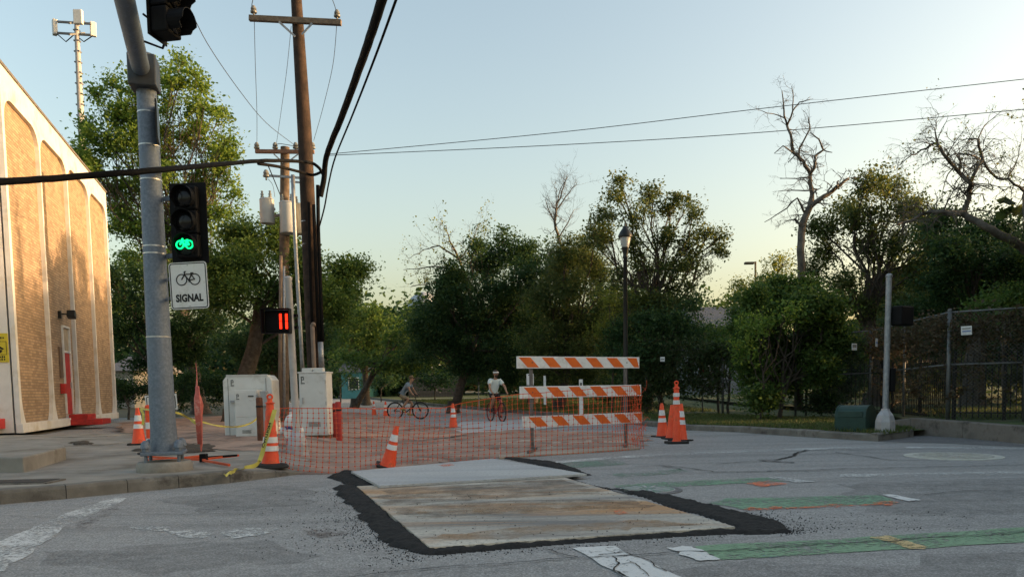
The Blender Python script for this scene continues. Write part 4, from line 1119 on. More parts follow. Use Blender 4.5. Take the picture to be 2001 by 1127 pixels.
MB().lathe([(.15, 0), (.15, .03), (.105, .04), (.10, .10), (.095, .45), (.12, .47), (.12, .50)], 16).build('barrel', M('hydrant_blue', (0.07, 0.11, 0.30), None, 7, .5), hy, smooth=True, auto=40)
MB().lathe([(.125, .50), (.13, .53), (.12, .60), (.08, .68), (.03, .71), (.03, .75), (.01, .76)], 16).build('bonnet', WHITE, hy, smooth=True, auto=40)
mb = MB()
for s in (-1, 1): mb.lathe([(.055, 0), (.055, .07), (.07, .07), (.07, .11), (.03, .13)], 10, (s * .09, 0, .40), Matrix.Rotation(s * PI / 2, 3, 'Y'))
mb.lathe([(.07, 0), (.07, .07), (.085, .07), (.085, .12)], 12, (0, -.09, .36), Matrix.Rotation(PI / 2, 3, 'X')); mb.build('outlet_cap', WHITE, hy, smooth=True, auto=40)
def bollard(px, py, h, r, z, mat, label):
    g = G(px, py, z); t = thing('bollard', (g.x, g.y, z), label, 'bollard')
    MB().lathe([(r, 0), (r, h - r * .5), (r * .9, h - r * .2), (r * .6, h)], 16).build('post', mat, t, smooth=True, auto=45)
    MB().lathe([(r + .003, h * .78), (r + .005, h * .78), (r + .005, h * .82), (r + .003, h * .82)], 16, cap=False).build('ring', RUBBER, t)
RUST = M('rusty_steel', (0.19, 0.075, 0.04), (0.10, 0.045, 0.03), 8, .9, 0, .4)
bollard(510, 866, .92, .065, .13, RUST, 'rusty brown steel bollard in front of the narrow cabinet')
bollard(663, 866, .90, .065, .02, M('red_bollard', (0.45, 0.04, 0.03), (0.32, 0.03, 0.025), 8, .6), 'red steel bollard standing right of the tall cabinet')
bollard(656, 862, .86, .06, .02, bpy.data.materials['red_bollard'], 'red bollard half hidden behind the nearer red bollard')

# ------------------------------------------------------------------ cones, drums
def lathe_part(prof, name, mat, t, n=20, cap=True):
    return MB().lathe(prof, n, cap=cap).build(name, mat, t, smooth=True, auto=40)
def cone(h=.71, bands=True, white=True):
    t = thing('traffic_cone', (0, 0, 0), 'x', 'cone')
    rb, rt = .125 * h / .71, .032
    rad = lambda z: rb + (rt - rb) * (z - .03) / (h - .03)
    mb = MB(); s = .19 * h / .71
    mb.extrude([(x, y, 0) for x, y in rounded(2 * s, 2 * s, .04)], (0, 0, .03)); mb.build('base', RUBBER, t)
    lathe_part([(rb + .015, .03), (rb, .045), (rad(h * .5), h * .5), (rt, h - .01), (rt - .008, h), (rt - .012, h - .03)], 'body', ORANGE, t)
    if bands:
        for (a, b) in ((.80, .64), (.56, .44)):
            lathe_part([(rad(h * b) + .003, h * b), (rad(h * a) + .003, h * a)], 'reflective_collar', SHEET, t, cap=False)
    return t
def grabber(h=1.07, white=((.80, .72), (.66, .58)), rb=.105, base='round'):
    t = thing('channelizer_cone', (0, 0, 0), 'x', 'cone')
    if base == 'round': lathe_part([(.24, 0), (.245, .02), (.22, .05), (.12, .065)], 'base', RUBBER, t, 28)
    else: MB().extrude([(x, y, 0) for x, y in rounded(.42, .36, .05)], (0, 0, .045)).build('base', RUBBER, t)
    rt = .05
    rad = lambda z: rb + (rt - rb) * min(1, (z - .05) / (h * .86 - .05))
    pr = [(rb + .02, .045), (rb, .08)]
    for z in (.2, .35, .5, .65, .78): pr += [(rad(h * z) + .006, h * z - .015), (rad(h * z) - .003, h * z)]
    pr += [(rt, h * .86), (rt + .02, h * .875), (rt - .012, h * .89), (.03, h * .94)]
    lathe_part(pr, 'body', ORANGE, t)
    MB().torus((0, 0, h * .955), .034, .014, 'Y', 16, 6).build('handle', ORANGE, t, smooth=True)
    for (a, b) in white: lathe_part([(rad(h * b) + .010, h * b), (rad(h * a) + .010, h * a)], 'reflective_collar', SHEET, t, cap=False)
    return t
def put(t, loc, label, rot=(0, 0, 0), s=1.0, group=None):
    t.location = loc; t.rotation_euler = rot; t.scale = (s, s, s); t['label'] = label
    if group: t['group'] = group
    return t
c0 = cone()
CG = 'orange traffic cones around the works'
put(c0, G(272, 868, SW), 'striped traffic cone on the sidewalk left of the signal pole, tape tied to it', (0, 0, .3), 1.04, CG)
put(copy_tree(c0), G(757, 912, .01) , 'striped traffic cone tilted to the right at the pale plate', (R(8), R(14), .2), .88, CG)
put(copy_tree(c0), G(886, 836, .01), 'striped cone standing alone behind the mesh between the two riders', (0, 0, .5), 1.03, CG)
put(copy_tree(c0), G(731, 812), 'farther of two small striped cones in the distant street, left one', (0, 0, .1), .98, CG)
put(copy_tree(c0), G(754, 816), 'right one of two small striped cones in the distant street, by the rider', (0, 0, .7), 1.0, CG)
cp_ = cone(.71, False)
put(cp_, G(1313, 857), 'plain orange cone without stripes in the right cone cluster', (0, 0, .1), 1.03, CG)
put(copy_tree(c0), G(1295, 853), 'leftmost striped cone of the right cone cluster', (0, R(-2), .4), 1.06, CG)
put(copy_tree(c0), G(1330, 861), 'striped cone behind the tall channelizer in the right cone cluster', (0, R(2), .9), 1.08, CG)
g0 = grabber(1.24, ((.80, .74), (.685, .62)), rb=.072, base='square')
put(g0, G(1322, 866), 'tall orange channelizer with white bands at the front of the right cone cluster', (0, 0, .05), 1.0, CG)
g1 = grabber(1.02, ((.42, .34), (.30, .23)), rb=.115)
put(g1, G(529, 913, .09), 'orange channelizer on round black base wrapped in yellow tape by the kerb', (0, R(1.5), 0), 1.0, CG)
# the second cone's scuffs: its collars are grey with dirt
dl = thing('tubular_delineator', G(294, 886, SW), 'orange and white tubular delineator hidden half behind the signal pole', 'delineator')
lathe_part([(.2, 0), (.2, .025), (.08, .05)], 'base', RUBBER, dl, 16)
lathe_part([(.052, .04), (.05, .80), (.03, .82)], 'tube', ORANGE, dl, 14)
for a, b in ((.15, .26), (.42, .53)): lathe_part([(.054, b), (.054, a)], 'reflective_collar', SHEET, dl, 14, cap=False)

# ------------------------------------------------------------------ striped barricade
fa = G(1040, 882.5, 0.03); fb = G(1223, 871, 0.03)
bd = (fb - fa); bl = bd.length
bar = thing('barricade', fa, 'orange and white striped three-rail barricade standing on the dirty steel plate', 'barricade', rz=math.atan2(bd.y, bd.x))
TUBEM = M('barricade_steel', (0.20, 0.185, 0.175), (0.11, 0.10, 0.095), 10, .7, .3)
xl, xr = -.30, bl + .29
for k, (z0, z1, sh_, e0, e1) in enumerate(((1.435, 1.64, .02, 0, 0), (.925, 1.13, .07, .05, .04), (.42, .62, .13, .09, .06))):
    a_, b_ = xl + e0, xr + e1
    rail = MB().box(((a_ + b_) / 2, -.035 - .001, (z0 + z1) / 2), (b_ - a_, .024, z1 - z0)).build('rail', SHEET, bar, bevel=.004)
    per = (b_ - a_) / 5.72; zz0, zz1 = z0 + .018, z1 - .018; sk = .17
    for i in range(6):
        x = a_ + .02 + per * i + sh_ * .75
        top = [x, x + per * .5]; bot = [x + sk, x + sk + per * .5]
        lim = b_ - .012
        poly = [(min(top[0], lim), zz1), (min(top[1], lim), zz1), (min(bot[1], lim), zz0), (min(bot[0], lim), zz0)]
        if top[0] > lim - .02: continue
        if bot[0] > lim:
            f = (lim - top[0]) / (bot[0] - top[0]); poly = [(top[0], zz1), (min(top[1], lim), zz1), (lim, zz1 + (zz0 - zz1) * f)]
        MB().extrude([(q[0], -.0485, q[1]) for q in poly], (0, -.002, 0)).build('stripe', ORSHEET, rail)
    for x in (0, bl): MB().lathe([(.012, 0), (.008, .008)], 8, (x, -.049, (z0 + z1) / 2), Matrix.Rotation(PI / 2, 3, 'X')).build('bolt', STK, rail)
for x, ln in ((0, .95), (bl, .95)):
    MB().box((x, 0, .80), (.05, .046, 1.56)).build('upright', TUBEM, bar, bevel=.004)
    ft = MB().box((0, 0, 0), (.055, .95, .055), rz=R(-58))
    MB().bar((x - .25, -.30, .03), (x + .25, .30, .03), .055, .055).build('foot', TUBEM, bar, bevel=.005)

# ------------------------------------------------------------------ orange mesh fence
fp = [((546, 906), (547, 798), .10), ((575, 916), (580, 798), .05), ((640, 922), (640, 797), .02), ((700, 919), (695, 798), .01), ((760, 911), (770, 798), .01), ((860, 901), (865, 796), .01), ((930, 897), (930, 783), .01), ((1000, 891), (1000, 771), .03), ((1100, 886), (1100, 764), .03), ((1200, 880), (1200, 756), .03), ((1256, 874), (1248, 752), .01)]
B = []; T = []
for (b, t, z) in fp:
    g = G(b[0], b[1], z); g.y -= .06; B.append(g); T.append(P(t[0], t[1], g.y + .02))
def path_eval(pts, s):
    n = len(pts) - 1; u = s * n; i = min(int(u), n - 1); return pts[i].lerp(pts[i + 1], u - i)
# arc length of the foot line
cum = [0]
for i in range(len(B) - 1): cum.append(cum[-1] + (B[i + 1].xy - B[i].xy).length)
def at_len(pts, l):
    for i in range(len(cum) - 1):
        if l <= cum[i + 1] or i == len(cum) - 2: return pts[i].lerp(pts[i + 1], (l - cum[i]) / (cum[i + 1] - cum[i]))
mf = thing('mesh_fence', (B[5].x, B[5].y, 0), 'orange plastic mesh fence sagging across the works from cone to barricade', 'fence')
vm = MB(); nv = int(cum[-1] / .098); NZ = 13
def node_at(i, j):
    l = cum[-1] * i / nv; b = at_len(B, l); t = at_len(T, l); u = j / NZ
    p = b.lerp(t, u)
    p.y += .05 * math.sin(l * 2.1) * math.sin(u * 3) + .02 * wn3(l * 2, u * 3, 1.0, 5)
    p.x += .025 * wn3(l * 1.5, u * 2, 1.3, 9); p.z += .012 * wn3(l * 2.2, u * 1.0, 1.5, 13) * u
    return p
NG = [[node_at(i, j) for j in range(NZ + 1)] for i in range(nv + 1)]
for i in range(nv + 1):
    vs = []; fs = []
    for j in range(NZ + 1):
        p = NG[i][j]; w = .0032
        vs += [p + Vector((-w, 0, 0)), p + Vector((w, 0, 0))]
        if j: fs.append((2 * j - 2, 2 * j - 1, 2 * j + 1, 2 * j))
    vm.add(vs, fs)
    for j in range(NZ + 1):                       # thicker knots where strands cross
        vm.box(NG[i][j], (.020, .006, .014))
vm.build('vertical_strand', MESHM, mf, world=True)['kind'] = 'stuff'
hm = MB()
for j in range(NZ + 1):
    vs = []; fs = []; w = .0013 if j < NZ else .005
    for i in range(nv + 1):
        p = NG[i][j]; vs += [p + Vector((0, -.002, -w)), p + Vector((0, -.002, w))]
        if i: fs.append((2 * i - 2, 2 * i, 2 * i + 1, 2 * i - 1))
    hm.add(vs, fs)
hm.build('horizontal_strand', MESHM, mf, world=True)['kind'] = 'stuff'
# bunched end of the mesh by the right upright
bm_ = MB()
for k in range(95):
    x = random.uniform(1232, 1262); z = random.uniform(758, 868); q = P(x, z, B[-1].y + random.uniform(-.05, .2)); q2 = q + Vector((random.uniform(-.08, .08), random.uniform(-.1, .1), random.uniform(-.12, .12))); q3 = q2 + Vector((random.uniform(-.05, .05), 0, random.uniform(-.1, .1)))
    bm_.tube([q, q2, q3], .0035, 4, cap=False)
bm_.build('bunched_mesh', MESHM, mf, world=True)['kind'] = 'stuff'

# ------------------------------------------------------------------ caution tape, folded sign, small signs
TAPE = M('yellow_tape', (0.62, 0.55, 0.12), (0.50, 0.44, 0.09), 8, .45)
def ribbon(pts, w, sub=8, twist=1.0):
    pts = [Vector(p) for p in pts]; out = []
    for i in range(len(pts) - 1):
        p0 = pts[max(i - 1, 0)]; p1 = pts[i]; p2 = pts[i + 1]; p3 = pts[min(i + 2, len(pts) - 1)]
        for k in range(sub):
            t = k / sub; out.append(0.5 * ((2 * p1) + (p2 - p0) * t + (2 * p0 - 5 * p1 + 4 * p2 - p3) * t * t + (3 * p1 - p0 - 3 * p2 + p3) * t ** 3))
    out.append(pts[-1]); vs, fs = [], []
    for i, p in enumerate(out):
        t = (out[min(i + 1, len(out) - 1)] - out[max(i - 1, 0)]).normalized()
        u = Vector((0, 0, 1)) if abs(t.z) < .8 else Vector((1, 0, 0))
        u = (u - t * u.dot(t)).normalized(); s = t.cross(u); a = twist * wn3(i * .12, 3.0, 1.0, 7.0) * 1.6
        d = (u * math.cos(a) + s * math.sin(a)) * w / 2
        vs += [p - d, p + d]
        if i: fs.append((2 * i - 2, 2 * i - 1, 2 * i + 1, 2 * i))
    return vs, fs, out
tp1 = G(272, 868, SW)
ts = thing('caution_tape', P(390, 825, 12.5), 'yellow caution tape sagging from the left cone past the pole to the rusty bollard', 'tape')
a = P(274, 797, tp1.y - .03)
vs, fs, _ = ribbon([a, P(290, 800, 12.4), P(345, 806, 12.6), P(372, 818, 13.2), P(395, 824, 13.6), P(430, 832, 14.6), P(465, 833, 15.6), P(490, 826, 16.2), P(508, 812, 16.5)], .034)
MB().add(vs, fs).build('tape_run', TAPE, ts, world=True)
vs, fs, _ = ribbon([a, P(280, 810, tp1.y - .12), P(279, 830, tp1.y - .13)], .05); MB().add(vs, fs).build('tape_tail', TAPE, ts, world=True)
vs, fs, _ = ribbon([P(372, 817, 13.1), P(380, 825, 13.0), P(390, 830, 13.0)], .045); MB().add(vs, fs).build('tape_tail', TAPE, ts, world=True)
tg = thing('caution_tape', G(500, 912, SW), 'yellow caution tape hanging down the channelizer and trailing over the sidewalk', 'tape')
gy = g1.location.y
top = P(537, 800, gy - .07); mid = P(524, 845, gy - .16); low = P(509, 895, gy - .22)
vs, fs, o_ = ribbon([top, P(531, 822, gy - .13), mid, P(516, 872, gy - .2), low, P(500, 908, gy - .3), P(478, 914, gy - .45)], .058, twist=.25)
MB().add(vs, fs).build('tape_run', TAPE, tg, world=True)
vs, fs, _ = ribbon([P(478, 914, gy - .45), G(460, 918, SW + .02), G(452, 923, SW + .015), G(440, 928, SW + .01)], .05, twist=2); MB().add(vs, fs).build('tape_tail', TAPE, tg, world=True)
tv, tf = text_geo('CAUTION', .062, .0025)
dirn = (low - top).normalized(); acr = Vector((1, 0, 0)); acr = (acr - dirn * acr.dot(dirn)).normalized(); nrm = Vector((0, -1, 0))
cmid = top.lerp(low, .52) + Vector((0.0, -.045, 0))
MB().add([cmid - dirn * v.x * 1.25 + acr * (-v.y) * .72 * -1 for v in tv], tf).build('lettering', INK, tg, world=True)
# rolled-up sign on its stand
rs = G(393, 884, SW)
fs_ = thing('folded_sign_stand', (rs.x, rs.y, SW), 'folded pink-orange roll-up road sign standing upright on a low stand', 'road sign')
PINK = M('faded_pink_vinyl', (0.62, 0.17, 0.13), (0.45, 0.10, 0.08), 9, .5, dirt=(0.66, 0.36, 0.30), dscale=7)
mpx = rs.y / FPX
prof = [(0, .004), (2, .012), (14, .022), (40, .05), (70, .06), (90, .075), (105, .06), (120, .018), (150, .007), (172, .004)]
MB().tube([(-.3 * mpx * (h / 20) + .01 * math.sin(h * .09), .0, h * mpx + .02) for h, r in prof], [r for h, r in prof], 9).build('rolled_vinyl', PINK, fs_, smooth=True)
for k in range(4):
    MB().tube([(.02 * (k - 1.5), -.02 - .01 * k, .15), (.028 * (k - 1.5), -.055, .75), (.01 * (k - 1.5), -.03, 1.12)], .017, 6).build('vinyl_fold', PINK, fs_, smooth=True)
RODO = M('orange_leg', (0.72, 0.10, 0.03), None, 8, .5)
for (a, b) in (((285, 899), (392, 893)), ((290, 892), (400, 898)), ((395, 897), (466, 889)), ((398, 899), (448, 908)), ((340, 896), (395, 890))):
    MB().bar(G(*a, SW + .04), G(*b, SW + .045), .03, .03).build('leg', RODO, fs_, world=True)
MB().bar(G(405, 893, SW + .05), G(464, 889, SW + .06), .02, .03).build('spring_rod', BLACK, fs_, world=True)
MB().box(G(398, 894, SW + .07), (.10, .09, .12)).build('stand_hub', BLACK, fs_, world=True, bevel=.01)
# sidewalk closed sign behind the signal pole
sc = P(315, 786, 12.9)
cs = thing('sidewalk_sign', sc, 'white black-bordered sign mostly hidden behind the thick signal pole', 'sign', rot=(0, R(-3.0), 0))
MB().box((0, 0.004, 0), (.53, .008, .265)).build('board', SIGNW, cs)
mb = MB(); ring_xz(mb, .49, .225, .03, .012, -.003, 0); mb.build('border', INK, cs)
for s, z in (('SIDEWALK', .045), ('CLOSED', -.05)):
    tv, tf = text_geo(s, .075, .003); MB().add([(v.x * .95, -.003, v.y + z) for v in tv], tf).build('lettering', INK, cs)
MB().box((-.18, .03, -.35), (.03, .03, .75)).box((.18, .03, -.35), (.03, .03, .75)).build('leg', TUBEM, cs)
# posts seen through the barricade
def marker_post(px, y0, y1, w, Y, label, mat=SHEET, face=True):
    c = P(px, y1, Y); h = (y1 - y0) * Y / FPX
    t = thing('marker_post', (c.x, Y, c.z), label, 'marker post')
    MB().box((0, 0, h / 2), (w, .02, h)).build('post', mat, t, bevel=.004)
    if face: MB().box((0, -.012, h * .88), (w * .5, .003, h * .08)).build('marking', STK, t)
marker_post(1136, 741, 822, .10, 20.5, 'white marker post seen between the barricade rails')
marker_post(1065, 734, 790, .09, 29, 'short white marker post behind the barricade, left of the taller one', face=False)
marker_post(1036, 730, 752, .13, 14.05, 'white tag fixed to the left upright of the barricade')
sp = P(936, 785, 40)
st = thing('street_sign', (sp.x, 40, gz(40) + .13), 'thin post with dark sign plate behind the rider in white', 'street sign')
MB().tube([(0, 0, 0), (0, 0, 1.95)], .03, 8).build('post', GALV, st)
MB().box((0, -.04, 1.65), (.10, .02, .75)).build('sign_plate', M('sign_back', (0.10, 0.115, 0.11), None, 6, .5, .3), st)

# ------------------------------------------------------------------ street lamp, bin, distant lamp
lg = P(1223, 826, 21.5)
la = thing('street_lamp', (lg.x, 21.5, 0.12), 'tall black ornamental street lamp with frosted lantern behind the barricade', 'street lamp', rot=(0, R(.2), 0))
k = 21.5 / FPX
MB().lathe([(.17, 0), (.17, .1), (.13, .14), (.12, .7), (.09, .8), (.075, .95), (.062, 2.5), (.055, 4.55), (.075, 4.58), (.06, 4.65), (.09, 4.78), (.10, 4.85)], 16).build('post', BLACKM, la, smooth=True, auto=40)
MB().lathe([(.10, 4.85), (.155, 5.13), (.15, 5.14)], 16).build('lantern_glass', M('frosted_lantern', (0.42, 0.42, 0.40), (0.36, 0.36, 0.34), 5, .3), la, smooth=True, auto=40)
MB().lathe([(.19, 5.12), (.20, 5.16), (.15, 5.26), (.07, 5.38), (.03, 5.42), (.025, 5.50), (.005, 5.54)], 16).build('lantern_cap', BLACKM, la, smooth=True, auto=40)
bg_ = G(1680, 843, .13)
gb = thing('storage_bin', (bg_.x, bg_.y + .2, .13), 'dark green barrel-topped bin on the verge beside the grey signal pole', 'bin', rz=R(-46))
GRN = M('dark_green_plastic', (0.025, 0.062, 0.05), (0.016, 0.042, 0.034), 5, .45)
arch = [(-.27, 0), (.27, 0), (.28, .30)] + [(.28 * math.cos(R(a)), .30 + .24 * math.sin(R(a))) for a in range(15, 180, 15)] + [(-.28, .30)]
MB().extrude([(-.31, y, z) for y, z in arch], (.62, 0, 0)).build('body', GRN, gb, bevel=.02)
for x in (-.3, .3): MB().extrude([(x - .012, y * 1.03, z * 1.02) for y, z in arch], (.024, 0, 0)).build('rim', GRN, gb)
MB().box((0, -.282, .36), (.5, .02, .12)).build('hatch', GRN, gb, bevel=.006)
dlp = P(1476, 575, 62)
dl2 = thing('parking_lamp', (dlp.x, 62, 0), 'distant parking lot lamp with flat head left of the dead tree', 'street lamp')
zt = P(1476, 511, 62).z
MB().tube([(0, 0, 0), (0, 0, zt)], [.10, .08], 8).build('pole', M('bronze_pole', (0.10, 0.085, 0.06), None, 5, .5), dl2)
MB().box((-.50, 0, zt - .12), (.75, .4, .18)).bar((-.2, 0, zt - .1), (0, 0, zt - .1), .08, .08).build('lamp_head', bpy.data.materials['bronze_pole'], dl2, bevel=.04)
# crumpled paper
pt = G(1911, 853)
V = [(random.uniform(-.13, .13), random.uniform(-.09, .09), random.uniform(0.012, .07)) for _ in range(12)]
bmx = bmesh.new(); [bmx.verts.new(v) for v in V]; bmesh.ops.convex_hull(bmx, input=bmx.verts)
me = bpy.data.meshes.new('paper_litter'); bmx.to_mesh(me); bmx.free(); me.materials.append(SHEET)
o = bpy.data.objects.new('paper_litter', me); COL.objects.link(o); o.location = (pt.x, pt.y, 0); tag(o, 'crumpled white paper lying in front of the low wall', 'litter')

# ------------------------------------------------------------------ trees
def leaf_cloud(name, centers, n_per, sigma, size, mat, parent=None, up=0.25, aspect=0.62, stuff=False):
    C_ = np.asarray(centers, dtype=np.float64)
    k = len(C_); N = k * n_per
    sc_ = np.repeat(RNG.uniform(.45, 1.5, k), n_per)[:, None]; an_ = np.repeat(RNG.uniform(.55, 1.45, (k, 3)), n_per, axis=0)
    c = np.repeat(C_, n_per, axis=0) + np.clip(RNG.normal(0, 1, (N, 3)), -1.5, 1.5) * np.asarray(sigma) * sc_ * an_
    nrm = RNG.normal(0, 1, (N, 3)); nrm[:, 2] = np.abs(nrm[:, 2]) * (1 + up) + up
    nrm /= np.linalg.norm(nrm, axis=1)[:, None]
    t = RNG.normal(0, 1, (N, 3)); t -= nrm * (t * nrm).sum(1)[:, None]; t /= np.linalg.norm(t, axis=1)[:, None] + 1e-9
    b = np.cross(nrm, t)
    s = (size * RNG.uniform(0.45, 1.25, N) * np.repeat(RNG.uniform(.75, 1.35, k), n_per))[:, None]
    V = np.stack([c - t * s * .5, c + b * s * .5 * aspect - t * s * .08, c + t * s * .5, c - b * s * .5 * aspect - t * s * .08], 1).reshape(-1, 3)
    F = np.arange(N * 4).reshape(-1, 4)
    return np_mesh(name, V, F, mat, parent, world=parent is not None)
def ell(c, r, n, bias=0.42):
    d = RNG.normal(0, 1, (n, 3)); d /= np.linalg.norm(d, axis=1)[:, None]
    rr = RNG.uniform(0, 1, n) ** bias
    return np.asarray(c) + d * rr[:, None] * np.asarray(r)
GREENS = {
 'bright': leaf_mat('bright_leaves', [(0.066, 0.132, 0.030), (0.102, 0.180, 0.041), (0.144, 0.222, 0.048), (0.204, 0.276, 0.072)], .5),
 'mid': leaf_mat('mid_green_leaves', [(0.036, 0.079, 0.023), (0.058, 0.112, 0.028), (0.083, 0.140, 0.036), (0.109, 0.160, 0.045)], .42),
 'dark': leaf_mat('dark_leaves', [(0.018, 0.047, 0.020), (0.029, 0.067, 0.026), (0.042, 0.085, 0.029), (0.059, 0.103, 0.034)], .35),
 'oak': leaf_mat('oak_leaves', [(0.038, 0.067, 0.024), (0.059, 0.091, 0.029), (0.088, 0.116, 0.038), (0.131, 0.146, 0.050)], .42),
 'yellow': leaf_mat('yellow_green_leaves', [(0.09, 0.13, 0.03), (0.13, 0.165, 0.035), (0.18, 0.20, 0.05), (0.11, 0.14, 0.035)], .55),
 'brown': leaf_mat('dry_vine_leaves', [(0.066, 0.050, 0.031), (0.090, 0.070, 0.041), (0.048, 0.055, 0.026), (0.114, 0.084, 0.050)], .3),
 'ivy': leaf_mat('ivy_leaves', [(0.029, 0.058, 0.023), (0.047, 0.081, 0.030), (0.072, 0.098, 0.039), (0.062, 0.062, 0.035)], .35),
}
def limb(mb, a, b, r0, r1, wob=0.12, n=6, seg=4):
    a = Vector(a); b = Vector(b); L = (b - a).length; pts = [a]; rs = [r0]
    for k in range(1, seg):
        t = k / seg
        pts.append(a.lerp(b, t) + Vector((random.gauss(0, 1), random.gauss(0, 1), random.gauss(0, .6) + 0.6 * math.sin(t * PI))) * wob * L * .35); rs.append(r0 + (r1 - r0) * t)
    pts.append(b); rs.append(r1)
    mb.tube(pts, rs, n, cap=False)
    return pts
DENS = 3.4
def tree(name, label, blobs, Y, leaf, base_px=None, trunk_r=.2, clumps=9.0, per=42, sigma=.30, size=.13, depth=1.0, bark=BARK, group=None, base_z=0.1, cat='tree', zscale=None, spread=.9, twigs=3, bias=.42, base_xy=None, fork=.45):
    """blobs: (px, py, rx, ry) outlines of the crown's masses at distance Y, or world ellipsoids (x, y, z, rx, ry, rz)"""
    if Y < 50: per = int(per * 1.6); size *= .80
    W = []
    for b in blobs:
        if len(b) == 6: W.append((Vector(b[:3]), Vector(b[3:]))); continue
        dy = random.uniform(-spread, spread) * depth * 1.6
        yy = Y + dy; c = P(b[0], b[1], yy); rx = b[2] * yy / FPX; rz = b[3] * yy / FPX
        W.append((c, Vector((rx, (rx + rz) * .5 * depth, rz))))
    lo = min(w[0].z - w[1].z for w in W); cx = sum(w[0].x for w in W) / len(W); cy = sum(w[0].y for w in W) / len(W)
    hi = max(w[0].z for w in W)
    if base_xy: bx_, by_ = base_xy
    elif base_px: q = P(base_px, 790, Y); bx_, by_ = q.x, Y
    else: bx_, by_ = cx, cy
    t = thing(name, (bx_, by_, gz(by_) + base_z - .1), label, cat, group=group)
    mb = MB()
    fz = lo + (hi - lo) * fork * .5
    top = Vector((cx * .6 + bx_ * .4, cy * .5 + by_ * .5, max(fz, 1.0)))
    trunk = limb(mb, (bx_, by_, gz(by_) + base_z - .15), top, trunk_r, trunk_r * .62, .05, 9, 5)
    if trunk_r > .12:
        mb.lathe([(trunk_r * 1.5, 0), (trunk_r * 1.15, .25), (trunk_r, .6)], 9, (bx_, by_, gz(by_) + base_z - .12), cap=False)
    allc = []
    for c, r in W:
        n = max(6, int(clumps * DENS * (r.x * r.z + .3)))
        kk = max(3, int(3 + r.x * r.z * .9)); subs = ell(c, r * .72, kk, .35)
        cc = np.concatenate([ell(sb, r * random.uniform(.32, .5), max(2, int(n * .8 / kk)), bias) for sb in subs] + [ell(c, r * .9, max(2, int(n * .2)), bias)]); allc.append(cc)
        st = random.choice(trunk[-3:]); d = (c - st).length
        r0 = min(trunk_r * .5, .035 + .03 * r.x)
        lp = limb(mb, st, c, r0, r0 * .45, .14, 6, 4)
        for i in range(min(len(cc), int(twigs * (1 + r.x)))):
            e = Vector(cc[random.randrange(len(cc))]); limb(mb, random.choice(lp[1:]), e, r0 * .35, .008, .16, 4, 3)
    mb.build('trunk', bark, t, world=True, smooth=True)
    leaf_cloud('crown', np.concatenate(allc), per, (sigma, sigma, sigma * .8), size, GREENS[leaf], t)
    return t
# --- left: tall light-green tree behind the building and the dark trees under it
tree('sycamore_tree', 'tall light green tree rising behind the brick building and the signal pole',
 [(352, 158, 46, 36), (300, 190, 50, 42), (245, 205, 52, 46), (398, 212, 38, 40), (205, 262, 46, 48), (262, 285, 60, 52), (335, 270, 60, 52), (408, 285, 44, 46), (182, 325, 34, 40), (230, 365, 60, 50), (310, 350, 60, 48), (385, 365, 56, 48), (430, 330, 28, 34), (165, 290, 24, 30), (160, 345, 16, 22), (150, 300, 12, 14), (170, 240, 14, 16), (190, 185, 14, 14), (225, 160, 16, 14), (265, 150, 14, 12), (310, 140, 16, 14), (355, 122, 16, 12), (395, 165, 16, 14), (432, 225, 14, 16), (445, 275, 16, 14), (455, 300, 10, 12), (235, 440, 55, 48), (310, 440, 60, 50), (400, 440, 50, 44), (250, 510, 46, 40), (450, 400, 30, 30), (240, 580, 40, 50), (320, 540, 60, 50)],
 45.0, 'bright', base_px=392, trunk_r=.45, clumps=5.2, per=34, sigma=.34, size=.25, bark=BARK, twigs=7, depth=1.0, bias=.5)
tree('broadleaf_tree', 'dark green tree spreading behind the cabinets, lit trunk beside them',
 [(470, 455, 56, 40), (535, 470, 46, 40), (420, 510, 60, 44), (500, 520, 64, 50), (590, 520, 40, 36), (655, 545, 42, 34), (700, 528, 22, 18), (610, 570, 54, 42), (360, 550, 60, 46), (450, 580, 70, 46), (540, 590, 60, 44), (640, 600, 40, 30), (670, 575, 36, 26)],
 27.5, 'mid', base_px=455, trunk_r=.34, clumps=24, per=44, sigma=.26, size=.14, bark=BARK, base_z=.15)
tree('broadleaf_tree', 'dark leafy tree in the gap between the brick building and the signal pole',
 [(290, 560, 60, 50), (230, 560, 36, 60), (270, 640, 60, 46), (350, 640, 60, 46), (420, 640, 60, 40), (238, 640, 30, 50), (300, 700, 60, 30), (380, 690, 60, 34)],
 40.0, 'dark', base_px=300, trunk_r=.25, clumps=9, per=44, sigma=.34, size=.18, base_z=.15)
tree('broadleaf_tree', 'dense dark tree behind the utility poles, left of the street',
 [(520, 640, 60, 44), (590, 640, 50, 40), (560, 690, 70, 34), (480, 680, 60, 40), (620, 670, 36, 40)],
 36.0, 'dark', base_px=520, trunk_r=.22, clumps=13, per=44, sigma=.3, size=.15, base_z=.15)
for k, (px, py, rx, ry, Y, lab) in enumerate(((250, 770, 40, 26, 37, 'low dark shrub between the building corner and the signal pole'), (340, 765, 55, 32, 38, 'low dark shrub behind the folded road sign'), (440, 762, 60, 36, 39, 'low dark shrub behind the wide cabinet'), (560, 755, 60, 40, 41, 'low dark shrub behind the shorter utility pole'))):
    tree('shrub', lab, [(px, py, rx, ry), (px - 20, py - 18, rx * .6, ry * .7), (px + 22, py - 12, rx * .6, ry * .7)], Y, 'dark', base_px=px, trunk_r=.06, clumps=12, per=40, sigma=.26, size=.14, cat='shrub', base_z=.15)
